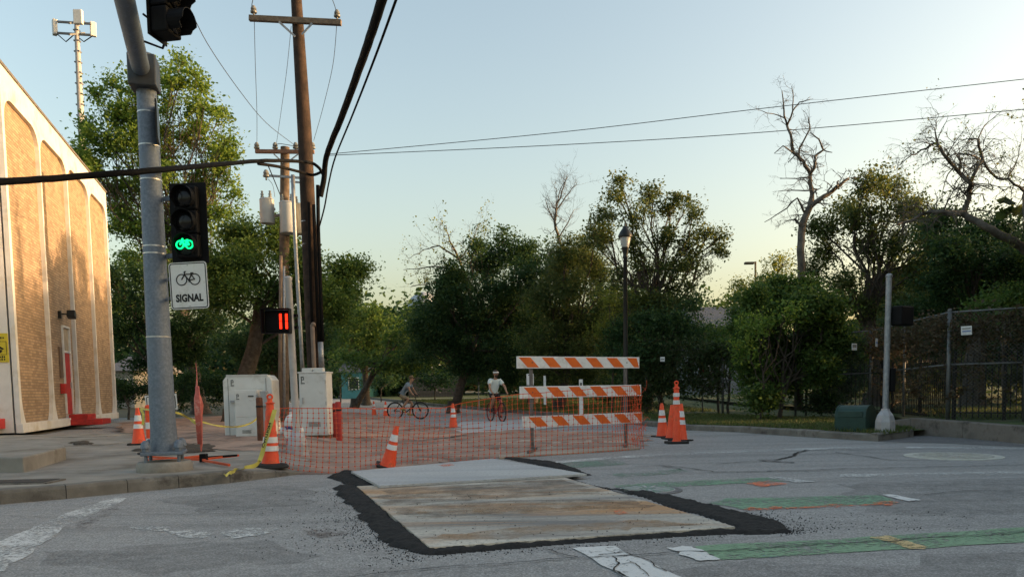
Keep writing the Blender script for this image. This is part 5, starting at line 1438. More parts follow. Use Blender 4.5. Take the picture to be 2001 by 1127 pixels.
# --- middle distance: street trees
tree('street_tree', 'round olive-green street tree in the distance left of the rider',
 [(690, 640, 44, 40), (735, 640, 44, 44), (700, 680, 54, 32), (752, 682, 44, 32), (660, 670, 28, 34), (725, 612, 36, 24)],
 56.0, 'mid', base_px=716, trunk_r=.28, clumps=4.2, per=40, sigma=.42, size=.24, depth=1.1, base_z=.15)
tree('street_tree', 'darker street tree in the distance directly behind the rider in grey',
 [(800, 640, 44, 44), (775, 680, 44, 34), (830, 690, 46, 34), (800, 710, 50, 22), (690, 705, 50, 20), (740, 712, 50, 18)],
 50.0, 'mid', base_px=693, trunk_r=.24, clumps=5, per=42, sigma=.4, size=.22, depth=1.1, base_z=.15)
tree('evergreen_tree', 'massive dark evergreen mass in the centre above the rider in white',
 [(900, 560, 50, 50), (955, 520, 46, 44), (1010, 500, 44, 44), (1040, 540, 44, 50), (960, 590, 64, 56), (880, 620, 60, 56), (1010, 620, 66, 60), (850, 670, 50, 40), (930, 660, 66, 50), (1010, 690, 66, 46), (900, 705, 60, 30), (985, 468, 14, 26), (930, 470, 14, 26), (1080, 520, 34, 40), (870, 575, 36, 40), (940, 720, 60, 30), (1000, 730, 60, 24), (835, 640, 34, 40)],
 38.0, 'dark', base_px=885, trunk_r=.26, clumps=11, per=46, sigma=.30, size=.16, base_z=.15)
tree('evergreen_tree', 'dark vine-hung tree left of the ornamental street lamp',
 [(1070, 590, 50, 56), (1120, 560, 40, 50), (1150, 520, 30, 40), (1120, 640, 64, 54), (1060, 660, 56, 50), (1150, 690, 60, 40), (1070, 720, 70, 34), (1180, 610, 40, 50), (1130, 730, 60, 26), (1200, 660, 50, 50), (1090, 540, 40, 46), (1140, 500, 34, 40), (1162, 468, 22, 30), (1108, 492, 30, 32), (1175, 540, 34, 44)],
 34.5, 'oak', base_px=1090, trunk_r=.22, clumps=12, per=46, sigma=.28, size=.14, base_z=.15)
tree('broadleaf_tree', 'airy tall tree behind the ornamental street lamp with sky showing through',
 [(1208, 385, 28, 32), (1185, 420, 30, 30), (1235, 420, 36, 34), (1275, 400, 26, 30), (1310, 410, 22, 28), (1180, 470, 28, 36), (1240, 470, 44, 40), (1300, 455, 40, 36), (1345, 400, 10, 14), (1352, 425, 16, 22), (1385, 455, 22, 26), (1412, 462, 14, 12), (1212, 352, 12, 12), (1270, 368, 12, 14), (1318, 385, 12, 12), (1350, 480, 36, 34), (1400, 480, 20, 22), (1320, 520, 52, 32), (1250, 530, 54, 40), (1195, 545, 36, 40), (1365, 515, 32, 22), (1330, 560, 44, 26), (1270, 580, 50, 32), (1215, 595, 40, 36), (1300, 600, 44, 28), (1345, 590, 34, 24), (1165, 450, 16, 24)],
 31.0, 'oak', base_px=1262, trunk_r=.24, clumps=8.5, per=34, sigma=.22, size=.14, base_z=.15, twigs=5, bias=.55)
tree('dense_tree', 'dark wall of foliage filling the gaps behind the central trees',
 [(830, 615, 50, 46), (885, 560, 46, 46), (955, 520, 40, 36), (1040, 510, 46, 44), (1105, 530, 46, 46), (1165, 570, 50, 56), (1235, 600, 56, 46), (1300, 610, 50, 40), (1365, 650, 50, 30), (1000, 600, 80, 60), (1100, 640, 90, 50), (880, 660, 70, 50), (1200, 670, 80, 40), (820, 690, 50, 40), (960, 690, 80, 40)],
 47.0, 'dark', base_px=1040, trunk_r=.3, clumps=5, per=36, sigma=.4, size=.21, base_z=.15)
tree('shrub', 'yellow-green bush lit beside the lamp post', [(1190, 590, 22, 26), (1200, 625, 26, 30), (1175, 640, 18, 24), (1250, 590, 22, 20)], 29.0, 'yellow', base_px=1195, trunk_r=.05, clumps=12, per=28, sigma=.22, size=.12, cat='shrub', base_z=.15)
tree('shrub', 'dark shrubbery between the lamp post and the grey roof', [(1240, 640, 50, 40), (1300, 640, 50, 44), (1345, 620, 34, 36), (1280, 690, 70, 34), (1360, 660, 40, 30), (1200, 690, 50, 36), (1380, 690, 40, 26)], 29.0, 'dark', base_px=1290, trunk_r=.12, clumps=14, per=44, sigma=.26, size=.13, cat='shrub', base_z=.15)
tree('shrub', 'light green shrub growing below the grey house roof', [(1400, 660, 26, 16), (1425, 652, 24, 16), (1385, 672, 22, 14)], 28.0, 'mid', base_px=1405, trunk_r=.05, clumps=18, per=30, sigma=.2, size=.11, cat='shrub', base_z=.15)
for k, (px, py, rx, ry, Y, lab) in enumerate(((665, 735, 34, 30, 62, 'dark bush beside the far street left of the teal house'), (745, 740, 40, 26, 66, 'dark bush far down the street behind the small cones'), (850, 735, 50, 26, 60, 'dark bush on the far lawn between the riders'), (960, 725, 60, 34, 52, 'dark bush behind the rider in white'), (1080, 740, 70, 34, 44, 'dark bush behind the barricade rails'), (1190, 745, 60, 34, 38, 'dark bush behind the lamp post base'))):
    tree('shrub', lab, [(px, py, rx, ry), (px - rx * .6, py + 6, rx * .6, ry * .7), (px + rx * .6, py + 4, rx * .6, ry * .7)], Y, 'dark', base_px=px, trunk_r=.06, clumps=3.2, per=40, sigma=.4, size=.2, cat='shrub', base_z=.15)
# --- right
tree('bamboo_thicket', 'dense green bamboo-like thicket growing over the fence', [(1500, 600, 44, 34), (1560, 600, 44, 34), (1470, 650, 34, 46), (1520, 670, 46, 50), (1580, 660, 46, 50), (1475, 725, 34, 56), (1530, 755, 44, 52), (1625, 640, 44, 44), (1600, 720, 36, 50), (1655, 690, 30, 50), (1490, 785, 36, 30), (1472, 582, 14, 24), (1518, 560, 15, 22), (1582, 566, 16, 20), (1625, 592, 18, 18), (1448, 630, 18, 30), (1545, 575, 12, 22)], 21.6, 'mid', base_px=1520, trunk_r=.07, clumps=24, per=42, sigma=.20, size=.13, cat='shrub', base_z=.15, depth=.8)
tree('shrub', 'loose light green shrub at the left front of the thicket', [(1470, 640, 26, 30), (1500, 625, 26, 26), (1455, 690, 22, 36), (1550, 610, 24, 22), (1600, 625, 24, 22)], 20.9, 'bright', base_px=1480, trunk_r=.04, clumps=9, per=24, sigma=.2, size=.13, cat='shrub', base_z=.15)
tree('shrub', 'dark green shrub screening the wall of the grey-roofed house', [(1420, 680, 30, 28), (1450, 665, 26, 28), (1395, 695, 26, 22), (1435, 715, 34, 26)], 27.0, 'mid', base_px=1425, trunk_r=.05, clumps=13, per=36, sigma=.22, size=.13, cat='shrub', base_z=.15)
tree('shrub', 'dark bush behind the green bin, below the fence sign', [(1640, 755, 36, 50), (1610, 775, 30, 36), (1665, 725, 26, 40)], 22.0, 'dark', base_px=1635, trunk_r=.05, clumps=26, per=40, sigma=.2, size=.11, cat='shrub', base_z=.15)
tree('broadleaf_tree', 'sunlit yellow-green tree beyond the thicket, left of the dead trunk', [(1440, 555, 30, 28), (1490, 545, 36, 32), (1530, 515, 34, 30), (1480, 580, 50, 24), (1545, 560, 36, 34), (1425, 590, 24, 18)], 40.0, 'yellow', base_px=1495, trunk_r=.15, clumps=7, per=32, sigma=.32, size=.16, base_z=.15, bias=.55)
tree('live_oak_tree', 'broad live oak with twisting limbs behind the fence on the right',
 [(1690, 372, 30, 34), (1750, 372, 34, 32), (1640, 430, 36, 34), (1700, 420, 46, 40), (1765, 410, 36, 36), (1620, 485, 36, 34), (1690, 480, 50, 40), (1760, 470, 44, 40), (1815, 460, 34, 40), (1640, 545, 44, 36), (1720, 545, 54, 36), (1790, 530, 50, 44), (1690, 595, 60, 26), (1610, 590, 40, 26), (1655, 400, 20, 22), (1720, 352, 18, 20), (1800, 420, 36, 36), (1845, 470, 34, 40), (1600, 450, 20, 26), (1580, 530, 26, 30)],
 28.0, 'oak', base_px=1705, trunk_r=.32, clumps=12, per=42, sigma=.26, size=.13, base_z=.3, twigs=4, bias=.5)
tree('live_oak_tree', 'dark dense oak filling the right edge above the chain-link fence',
 [(1850, 500, 50, 44), (1910, 490, 50, 40), (1965, 500, 44, 44), (1840, 560, 50, 40), (1920, 560, 60, 44), (1985, 560, 40, 50), (1800, 600, 60, 26), (1880, 610, 70, 24), (1960, 610, 60, 30), (2060, 500, 60, 60), (2060, 590, 60, 50), (1840, 440, 40, 34), (1905, 450, 40, 30), (1965, 450, 36, 32)],
 23.5, 'dark', base_px=1900, trunk_r=.34, clumps=17, per=46, sigma=.25, size=.13, base_z=.3)
tree('shrub', 'light green shrub behind the top of the chain-link fence at right edge', [(1950, 590, 36, 18), (1990, 580, 30, 22), (1925, 605, 26, 12)], 19.5, 'mid', base_px=1960, trunk_r=.05, clumps=26, per=34, sigma=.18, size=.11, cat='shrub', base_z=.3)
for k, (px, py, rx, ry, Y, lab) in enumerate(((1590, 700, 70, 60, 33, 'dark hedge shrub deep behind the thicket'), (1720, 690, 80, 60, 33, 'dark hedge shrub in the yard behind the grey signal pole'), (1850, 680, 80, 60, 31, 'dark hedge shrub in the yard behind the fence notice'), (1970, 680, 80, 60, 29, 'dark hedge shrub in the yard at the right edge'))):
    tree('shrub', lab, [(px, py, rx, ry), (px - 40, py + 20, rx * .6, ry * .6), (px + 40, py - 10, rx * .7, ry * .8), (px, py - 50, rx * .7, ry * .5)], Y, 'dark', base_px=px, trunk_r=.08, clumps=5, per=44, sigma=.34, size=.17, cat='shrub', base_z=.3)
# trees further along the same row, unseen right of the picture, shading the ground
row = ((17.5, 17.5, 'live oak standing just beyond the right edge of the picture'), (22, 25.5, 'second oak of the row beyond the right edge'), (17.5, 10.5, 'oak by the drive beyond the right edge'), (25, 15.5, 'far oak of the row beyond the right edge'), (18.5, 4.5, 'oak level with the camera beyond the right edge'), (21, -3.0, 'oak behind the camera on the right'), (30, 24, 'tall oak at the back of the row beyond the right edge'), (27, 8, 'back oak by the drive beyond the right edge'),
 (25, 33, 'unseen oak added for shade at the far end of the yard beyond the right edge'), (32, 36, 'farthest unseen oak added for shade in the yard beyond the right edge'), (24, 42, 'unseen oak added for shade behind the house yard beyond the right edge'), (36, 15, 'outermost unseen oak added for shade level with the drive beyond the right edge'), (28, 52, 'oak along the far street beyond the right edge'), (36, 60, 'back unseen oak added for shade by the far street beyond the right edge'), (42, 26, 'outermost tall unseen oak added for shade beyond the right edge'))  # these back oaks are added out of view to block the low sun
protos = []
for k, (x, y, lab) in enumerate(row):
    if k < 3:
        h, s_ = (9.5, 10.5, 9.0)[k], (1.05, 1.2, 1.05)[k]
        bl = [(x + random.uniform(-2.6, 2.6) * s_, y + random.uniform(-2.6, 2.6) * s_, h * random.uniform(.14, .85), 2.2 * s_, 2.2 * s_, 1.6 * s_) for _ in range(13)]
        protos.append(tree('live_oak_tree', lab, bl, y + 100, 'oak', trunk_r=.3, clumps=3.2, per=34, sigma=.42, size=.30, base_xy=(x, y), base_z=.3, group='oaks along the right side'))
    else:
        o = copy_tree(protos[k % 3]); o.location = (x, y, o.location.z); o.rotation_euler = (0, 0, k * 1.9); o.scale = (1.08, 1.08, (1.0, 1.08, 1.15)[k % 3]); o['label'] = lab
hp_ = None  # low hedges added out of view to stop grazing sun reaching the road
for k, (x, y, lab) in enumerate(((15.0, 12.5, 'unseen sun-blocking hedge added by the drive beyond the right edge'), (15.2, 9.0, 'second unseen sun-blocking hedge added by the drive beyond the right edge'), (15.0, 5.5, 'unseen sun-blocking hedge added level with the camera beyond the right edge'), (15.3, 2.0, 'unseen sun-blocking hedge added just behind the camera on the right'), (15.0, -1.5, 'farther unseen sun-blocking hedge added behind the camera on the right'), (15.2, -5.0, 'last unseen sun-blocking hedge added behind the camera on the right'))):
    if hp_ is None:
        bl = [(x + random.uniform(-.5, .5), y + random.uniform(-1.6, 1.6), random.uniform(.8, 2.3), 1.0, 1.1, .8) for _ in range(9)]
        hp_ = tree('hedge', lab, bl, y + 100, 'oak', trunk_r=.08, clumps=9, per=30, sigma=.3, size=.2, base_xy=(x, y), base_z=.3, cat='hedge', group='added sun-blocking hedges along the right side')
    else:
        o = copy_tree(hp_); o.location = (x, y, o.location.z); o.rotation_euler = (0, 0, PI * (k % 2)); o['label'] = lab
# far woods: one mass behind everything
fw = []
for k in range(900):
    px = random.uniform(120, 2300); Y = random.uniform(88, 108)
    q = P(px, random.uniform(650, 768), Y); fw.append(tuple(q))
for k in range(260):
    Y = random.uniform(88, 108); q = P(random.uniform(640, 1420), random.uniform(606, 690), Y); fw.append(tuple(q))
tag(leaf_cloud('far_woods', fw, 60, (1.7, 1.7, 1.3), .85, GREENS['dark']), 'far-off belt of trees closing the view at street level', 'woods', kind='stuff')  # dark leaf colour stands in for the shade over the belt

# --- traced bare trees
def bare_tree(name, label, Y, lines, base, mat=BARKG, twig=(18, .8, .006), droop=0.0, leafy=None, dvar=.5, base_z=.15, cat='tree'):
    b = P(base[0], base[1], Y)
    t = thing(name, (b.x, Y, 0.0), label, cat)
    mb = MB(); tips = []
    k = Y / FPX
    nodes = []
    cache = {}
    def pt(px, py):
        if (px, py) not in cache: cache[(px, py)] = P(px, py, Y + random.uniform(-dvar, dvar))
        return cache[(px, py)]
    for ln in lines:
        pts = [pt(p[0], p[1]) for p in ln]; rs = [p[2] * k for p in ln]
        # smooth with small kinks
        P2, R2 = [], []
        for i in range(len(pts) - 1):
            for s in range(3):
                u = s / 3; P2.append(pts[i].lerp(pts[i + 1], u) + Vector((random.gauss(0, 1), random.gauss(0, 1), random.gauss(0, 1))) * .012 * (pts[i + 1] - pts[i]).length * 2 * (1 if s else 0)); R2.append(rs[i] + (rs[i + 1] - rs[i]) * u)
        P2.append(pts[-1]); R2.append(rs[-1])
        mb.tube(P2, R2, 8)
        nodes += [(P2[i], (P2[min(i + 1, len(P2) - 1)] - P2[max(i - 1, 0)]).normalized(), R2[i]) for i in range(len(P2)) if R2[i] < 5.2 * k]
    tw = MB(); n, L, r = twig
    def grow(p, d, l, rad, depth):
        pts = [p]; q = p.copy(); dd = d.copy()
        for s in range(4):
            dd = (dd + Vector((random.gauss(0, .28), random.gauss(0, .28), random.gauss(0, .22) - droop))).normalized(); q = q + dd * l / 4; pts.append(q.copy())
        tw.tube(pts, [rad, rad * .85, rad * .7, rad * .55, rad * .3], 4, cap=False)
        tips.append(pts[-1]); tips.append(pts[-2])
        if depth > 0:
            for s in range(random.choice((2, 3, 3))):
                i = random.choice((1, 2, 3, 3)); e = (dd + Vector((random.gauss(0, .8), random.gauss(0, .8), random.gauss(.1, .6)))).normalized()
                grow(pts[i], e, l * random.uniform(.4, .7), rad * .6, depth - 1)
    for i in range(n):
        p, d, rr = random.choice(nodes)
        e = (d * .5 + Vector((random.gauss(0, .8), random.gauss(0, .6), random.gauss(.25, .7)))).normalized()
        grow(p, e, L * random.uniform(.4, 1.2), max(r, rr * .35), 2)
    mb.build('trunk', mat, t, world=True, smooth=True)
    tw.build('twigs', mat, t, world=True)['kind'] = 'stuff'
    if leafy:
        cs = [tuple(random.choice(tips)) for _ in range(leafy[0])]
        leaf_cloud('leaves', cs, leafy[1], (leafy[2],) * 3, leafy[3], GREENS[leafy[4]], t)
    return t
bare_tree('dead_tree', 'tall dead tree with broken forked limbs standing above the thicket', 23.5, [
 [(1561, 800, 9), (1562, 640, 8.5), (1564, 562, 8), (1564, 489, 7.2), (1568, 438, 7), (1583, 404, 5.8), (1587, 378, 4.2), (1583, 340, 3.6), (1570, 315, 3.2), (1549, 298, 2.9), (1545, 263, 2.4), (1538, 246, 2.2)],
 [(1583, 404, 5), (1600, 391, 4.6), (1626, 374, 4), (1643, 361, 3.2), (1658, 349, 2.4)], [(1626, 374, 3), (1634, 364, 2.4), (1638, 354, 1.6)],
 [(1538, 246, 1.9), (1532, 217, 1.5), (1528, 178, .8)], [(1538, 246, 1.9), (1549, 217, 1.5), (1562, 200, 1.1), (1583, 195, .7)], [(1549, 217, 1.2), (1550, 190, 1.0), (1547, 168, .6)], [(1535, 232, 1.2), (1519, 225, .9), (1489, 217, .6)],
 [(1583, 340, 3.0), (1592, 327, 2.8), (1592, 306, 2.4), (1609, 293, 1.9), (1600, 272, 1.4), (1583, 259, .8)], [(1609, 293, 1.4), (1626, 298, .7)], [(1560, 305, 2), (1563, 289, 1.7), (1583, 251, 1.2), (1579, 229, .7)],
 [(1575, 420, 2.4), (1558, 387, 1.6), (1528, 413, 1.1), (1494, 434, .6)], [(1583, 345, 1.6), (1558, 349, 1.1), (1524, 349, .6)], [(1586, 372, 1.5), (1550, 372, 1), (1524, 373, .5)], [(1564, 440, 3), (1556, 432, 2.2), (1552, 428, 1.4)], [(1549, 298, 1.6), (1530, 285, 1.0), (1513, 300, .6)], [(1576, 325, 1.5), (1560, 300, 1.2), (1540, 318, .7)]],
 (1561, 800), BARKG, (120, .55, .005), .02, dvar=.3)
bare_tree('bare_oak_tree', 'leaning half-bare oak with crooked limbs against the bright sky at right', 20.5, [
 [(2120, 640, 12.24), (2050, 540, 10.44), (1996, 481, 8.64), (1966, 464, 7.92), (1924, 442, 6.84), (1881, 417, 6.12), (1843, 413, 4.68), (1805, 417, 3.24), (1770, 434, 2.16), (1745, 442, 1.08)],
 [(1881, 417, 5.04), (1894, 378, 4.61), (1896, 357, 4.32), (1873, 336, 3.46), (1851, 310, 3.02), (1830, 280, 2.59), (1800, 293, 1.58), (1766, 315, 0.86), (1752, 330, 0.50)],
 [(1896, 357, 3.60), (1908, 332, 3.02), (1920, 310, 2.74), (1911, 272, 2.02), (1894, 272, 1.15), (1890, 285, 0.65)], [(1873, 336, 2.59), (1877, 319, 2.16), (1870, 302, 1.94), (1894, 302, 1.58), (1917, 312, 1.30)],
 [(1920, 310, 2.16), (1949, 349, 2.02), (1970, 349, 2.16), (2001, 374, 2.59), (2060, 420, 3.24)], [(1911, 272, 1.30), (1930, 240, 0.79), (1960, 215, 0.43)], [(1830, 280, 1.30), (1826, 250, 0.72), (1835, 225, 0.36)], [(1970, 349, 1.44), (1985, 320, 0.86), (1995, 280, 0.58)], [(2001, 374, 1.73), (2000, 420, 1.30), (1998, 465, 0.72)], [(1805, 417, 1.73), (1790, 400, 1.15), (1765, 405, 0.58)]],
 (2120, 800), BARKG, (230, .8, .005), .10, (220, 5, .09, .065, 'oak'), dvar=.6, base_z=.3)
bare_tree('bare_tree', 'small leafless tree fanning upward above the central evergreens', 37.0, [
 [(1110, 640, 4.5), (1104, 492, 3.6), (1092, 468, 3), (1084, 433, 2.4), (1088, 398, 1.8), (1104, 359, .9), (1108, 342, .5)], [(1088, 410, 1.5), (1105, 385, 1.1), (1125, 362, .6)], [(1084, 433, 1.4), (1072, 410, 1), (1066, 390, .5)], [(1092, 465, 1.4), (1110, 435, 1), (1122, 410, .5)], [(1086, 400, 1), (1095, 370, .8), (1110, 345, .4)]],
 (1110, 800), BARKG, (80, .9, .006), -.10, dvar=.4)
bare_tree('bare_tree', 'thinly leaved branching tree at the left of the central evergreens', 40.5, [
 [(930, 700, 4.5), (915, 560, 3.4), (897, 507, 2.6), (878, 470, 1.4), (872, 440, .6)], [(897, 507, 2), (858, 480, 1.4), (827, 488, .8), (800, 505, .4)], [(905, 530, 2), (850, 520, 1.4), (815, 525, .8), (788, 527, .4)], [(908, 545, 1.8), (850, 552, 1.2), (803, 560, .6)], [(897, 507, 1.5), (925, 470, 1), (935, 437, .5)]],
 (930, 800), BARKG, (90, 1.1, .006), .0, (260, 4, .16, .12, 'yellow'), dvar=.5)

# ------------------------------------------------------------------ fences on the right
FENCE = M('fence_steel', (0.16, 0.17, 0.17), (0.10, 0.105, 0.105), 9, .5, .5)
IRONM = M('black_iron', (0.015, 0.016, 0.016), None, 9, .5)
FP = [(12.4, 14.9), (10.25, 15.35), (9.15, 16.1), (9.95, 21.3), (8.25, 22.3), (7.15, 26.0), (4.9, 28.0)]
FZ = [(.3, 2.55), (.3, 2.55), (.3, 2.55), (.15, 2.55), (.13, 2.5), (.13, 2.4), (.13, 2.4)]
cl = thing('chain_link_fence', (FP[2][0], FP[2][1], .3), 'tall chain-link fence with steel posts and rails along the right side', 'fence')
wires = MB()
for i in range(len(FP)):
    x, y = FP[i]; z0, z1 = FZ[i]
    MB().tube([(x, y, z0 - .2), (x, y, z1 + .03)], .042 if i in (2, 3, 5) else .032, 10).sphere((x, y, z1 + .04), .045, n=8, m=5).build('post', FENCE, cl, world=True, smooth=True)
for i in range(len(FP) - 1):
    a = Vector((*FP[i], 0)); b = Vector((*FP[i + 1], 0)); L = (b - a).length
    za, zb_ = FZ[i], FZ[i + 1]
    for f in (1.0, .52):
        MB().tube([a + Vector((0, 0, za[0] + (za[1] - za[0]) * f)), b + Vector((0, 0, zb_[0] + (zb_[1] - zb_[0]) * f))], .022, 8).build('rail', FENCE, cl, world=True, smooth=True)
    if L > 3.2:
        m_ = (a + b) / 2; MB().tube([(m_.x, m_.y, .1), (m_.x, m_.y, 2.5)], .028, 8).build('post', FENCE, cl, world=True, smooth=True)
    H0 = za[1] - za[0]; stp = .075; d = (b - a).normalized(); nn = Vector((-d.y, d.x, 0)) * .003
    k = -H0
    while k < L:
        for sgn in (1, -1):
            s0, s1 = (k, k + H0) if sgn == 1 else (k + H0, k)
            def at_s(s, h): return a + d * s + Vector((0, 0, za[0] + (zb_[0] - za[0]) * s / L + h))
            p0, p1, h0, h1 = s0, s1, 0.0, H0
            lo_, hi_ = 0, L
            if p0 < lo_: h0 += H0 * (lo_ - p0) / abs(s1 - s0); p0 = lo_
            if p1 > hi_: h1 = h0 + (h1 - h0) * (hi_ - p0) / max(1e-6, (p1 - p0)) if p1 != p0 else h1; p1 = hi_
            if p0 > hi_: h0 += H0 * (p0 - hi_) / abs(s1 - s0); p0 = hi_
            if p1 < lo_: h1 = h0 + (h1 - h0) * (p0 - lo_) / max(1e-6, (p0 - p1)); p1 = lo_
            A_, B_ = at_s(p0, h0), at_s(p1, h1); w = d * .0022
            wires.add([A_ - w, A_ + w, B_ + w, B_ - w], [(0, 1, 2, 3)])
        k += stp
wires.build('wire_mesh', FENCE, cl, world=True)['kind'] = 'stuff'
IP = [(13.2, 15.9), (10.4, 16.2), (9.75, 16.9), (10.6, 22.0), (8.9, 23.2)]
pf = thing('iron_picket_fence', (IP[1][0], IP[1][1], .3), 'black iron picket fence just behind the chain-link on the right', 'fence')
pk = None
for i in range(len(IP) - 1):
    a = Vector((*IP[i], .3 if i < 2 else .2)); b = Vector((*IP[i + 1], .3 if i < 2 else .2)); L = (b - a).length
    for z in (.14, 1.22): MB().bar(a + Vector((0, 0, z)), b + Vector((0, 0, z)), .03, .03).build('rail', IRONM, pf, world=True)
    n = int(L / .115)
    for k in range(n + 1):
        p = a.lerp(b, k / n)
        if pk is None:
            pk = MB().box((0, 0, .72), (.017, .017, 1.36)).lathe([(.014, 1.40), (.008, 1.43), (.001, 1.47)], 4).build('picket', IRONM, pf); o = pk
        else:
            o = pk.copy(); COL.objects.link(o)
        o.location = p - Vector((IP[1][0], IP[1][1], .3))
        if k % 18 == 0: MB().box(p + Vector((0, 0, .78)), (.05, .05, 1.6)).build('post', IRONM, pf, world=True)
# dry vines on the fence top, ivy over the far run
vc = []
for k in range(520):
    i = random.choice((0, 1, 2, 2, 2)); u = random.random(); x = FP[i][0] + (FP[i + 1][0] - FP[i][0]) * u; y = FP[i][1] + (FP[i + 1][1] - FP[i][1]) * u
    vc.append((x, y, random.uniform(1.85, 2.5) if random.random() < .75 else random.uniform(.6, 2.0)))
t = thing('dry_vine', (9.2, 16.5, .3), 'brown dry vine draped along the top of the chain-link fence', 'vine'); leaf_cloud('leaves', vc, 20, (.14, .10, .10), .08, GREENS['brown'], t)
iv = []
for k in range(700):
    u = random.random() ** .9; a, b = Vector(FP[5]), Vector(FP[6]); p = a.lerp(b, u * 1.25); iv.append((p.x + random.gauss(0, .12), p.y + random.gauss(0, .15), random.uniform(.9 if u < .75 else .2, 2.62)))
for k in range(130):
    u = random.random(); a, b = Vector(FP[4]), Vector(FP[5]); p = a.lerp(b, u); iv.append((p.x, p.y, random.uniform(1.9, 2.55)))
t = thing('ivy', (6, 27, .13), 'tangled ivy covering the fence behind the cone cluster', 'vine'); leaf_cloud('leaves', iv, 26, (.16, .16, .15), .10, GREENS['ivy'], t)
# notices on the fence
def notice(px0, px1, y0, y1, Y, label, bars, rz=0.0):
    c = P((px0 + px1) / 2, (y0 + y1) / 2, Y); w = (px1 - px0) * Y / FPX; h = (y1 - y0) * Y / FPX
    t = thing('fence_notice', c, label, 'notice', rot=(0, random.uniform(-.06, .06), rz))
    MB().box((0, 0, 0), (w, .006, h)).build('sheet', SHEET, t)
    for (z, hh, m_) in bars: MB().box((0, -.0045, h * z), (w * .78, .002, h * hh)).build('print', m_, t)
BLUEI = M('blue_print', (0.25, 0.32, 0.55), None, 8, .5); GREYI = M('grey_print', (0.28, 0.28, 0.26), None, 8, .5)
notice(1661, 1678, 671, 684, 20.5, 'cream notice on the chain-link fence, leftmost of three', ((.12, .45, GREYI),), .6)
notice(1706, 1720, 661, 677, 18.9, 'white notice with blue print just left of the grey pole', ((-.02, .26, BLUEI),), .9)
notice(1879, 1898, 637, 654, 15.75, 'white notice on the fence right of the black signal box', ((.22, .12, GREYI), (-.08, .16, BLUEI)), -.25)
notice(1290, 1299, 697, 706, 26.8, 'small white disc-like tag on the ivy fence', ((0, .2, GREYI),))
rw = P(1373, 726, 29.0); t = thing('tow_sign', rw, 'red and white sign beyond the ivy fence', 'sign', rz=.1)
MB().box((0, 0, .08), (.26, .02, .18)).build('red_panel', REDP, t); MB().box((0, 0, -.09), (.26, .02, .12)).build('white_panel', SHEET, t); MB().box((0, .03, -.8), (.04, .04, 1.6)).build('post', FENCE, t)

# ------------------------------------------------------------------ background houses
def house(name, label, px0, px1, Y, zw, zr, wall, roof, depth=9.0, win=2, rz=0.0):
    a = P(px0, 770, Y); b = P(px1, 770, Y); w = (b.x - a.x); g = gz(Y)
    t = thing(name, ((a.x + b.x) / 2, Y, g), label, 'house', rz=rz)
    MB().box((0, depth / 2, zw / 2), (w, depth, zw)).build('wall', wall, t)
    e = .4
    rf = MB().add([(-w / 2 - e, -e, zw - .1), (w / 2 + e, -e, zw - .1), (w / 2 + e, depth + e, zw - .1), (-w / 2 - e, depth + e, zw - .1), (-w / 2 - e, depth / 2, zr), (w / 2 + e, depth / 2, zr)],
      [(0, 1, 5, 4), (2, 3, 4, 5), (1, 2, 5), (3, 0, 4), (3, 2, 1, 0)]).build('roof', roof, t)
    for i in range(win):
        x = -w / 2 + w * (i + .5) / win
        o = MB().box((x, -.02, zw * .55), (1.0, .06, 1.2)).build('window', M('dark_glass', (0.03, 0.035, 0.04), None, 5, .15) if 'dark_glass' not in bpy.data.materials else bpy.data.materials['dark_glass'], t)
        for (dx, dzz, ww, hh) in ((0, .63, 1.16, .08), (0, -.63, 1.16, .08), (-.54, 0, .08, 1.2), (.54, 0, .08, 1.2)): MB().box((x + dx, -.05, zw * .55 + dzz), (ww, .04, hh)).build('frame', WHITE, o)
    return t
ROOF = M('grey_shingle', (0.13, 0.135, 0.15), (0.085, 0.088, 0.10), 6, .8, 0, .4, 30)
house('teal_house', 'teal painted house glimpsed far down the street between trunks', 668, 716, 84, 3.0, 4.3, M('teal_paint', (0.06, 0.22, 0.25), None, 2, .6), ROOF, 8, 1)
house('grey_roof_house', 'grey-roofed house rising between the shrubs left of the thicket', 1372, 1478, 58, 5.4, 7.3, M('grey_siding', (0.30, 0.31, 0.32), None, 2, .7), ROOF, 9, 2)
house('white_house', 'white house glimpsed between the brick building and the dark trees', 214, 262, 60, 3.0, 4.2, M('cream_siding', (0.34, 0.33, 0.30), None, 2, .7), ROOF, 8, 1)
wf = thing('wooden_fence', (*P(860, 770, 78).xy, gz(78)), 'weathered wooden plank fence beyond the far lawn', 'fence')
fwood = M('weathered_planks', (0.10, 0.088, 0.078), (0.06, 0.052, 0.045), 4, .9)
x0 = P(800, 770, 78).x; x1 = P(900, 770, 78).x; n = int((x1 - x0) / .16); pkw = None
for k in range(n):
    if pkw is None: pkw = MB().box((0, 0, 1.05), (.145, .03, 2.1)).build('plank', fwood, wf); o = pkw
    else: o = pkw.copy(); COL.objects.link(o)
    o.location = (x0 + .16 * k - wf.location.x, random.uniform(-.008, .008), random.uniform(-.03, .03) + .1)
db = P(828, 600, 230)
dm = thing('domed_building', (db.x, 230, 0), 'pale domed roof far away above the street trees', 'building')
MB().lathe([(5.6, 0), (5.6, 22), (5.2, 26), (4.0, 28.5), (2.2, 30), (.2, 30.6)], 20).build('dome', M('pale_dome', (0.40, 0.44, 0.48), None, 1, .6), dm, smooth=True, auto=40)

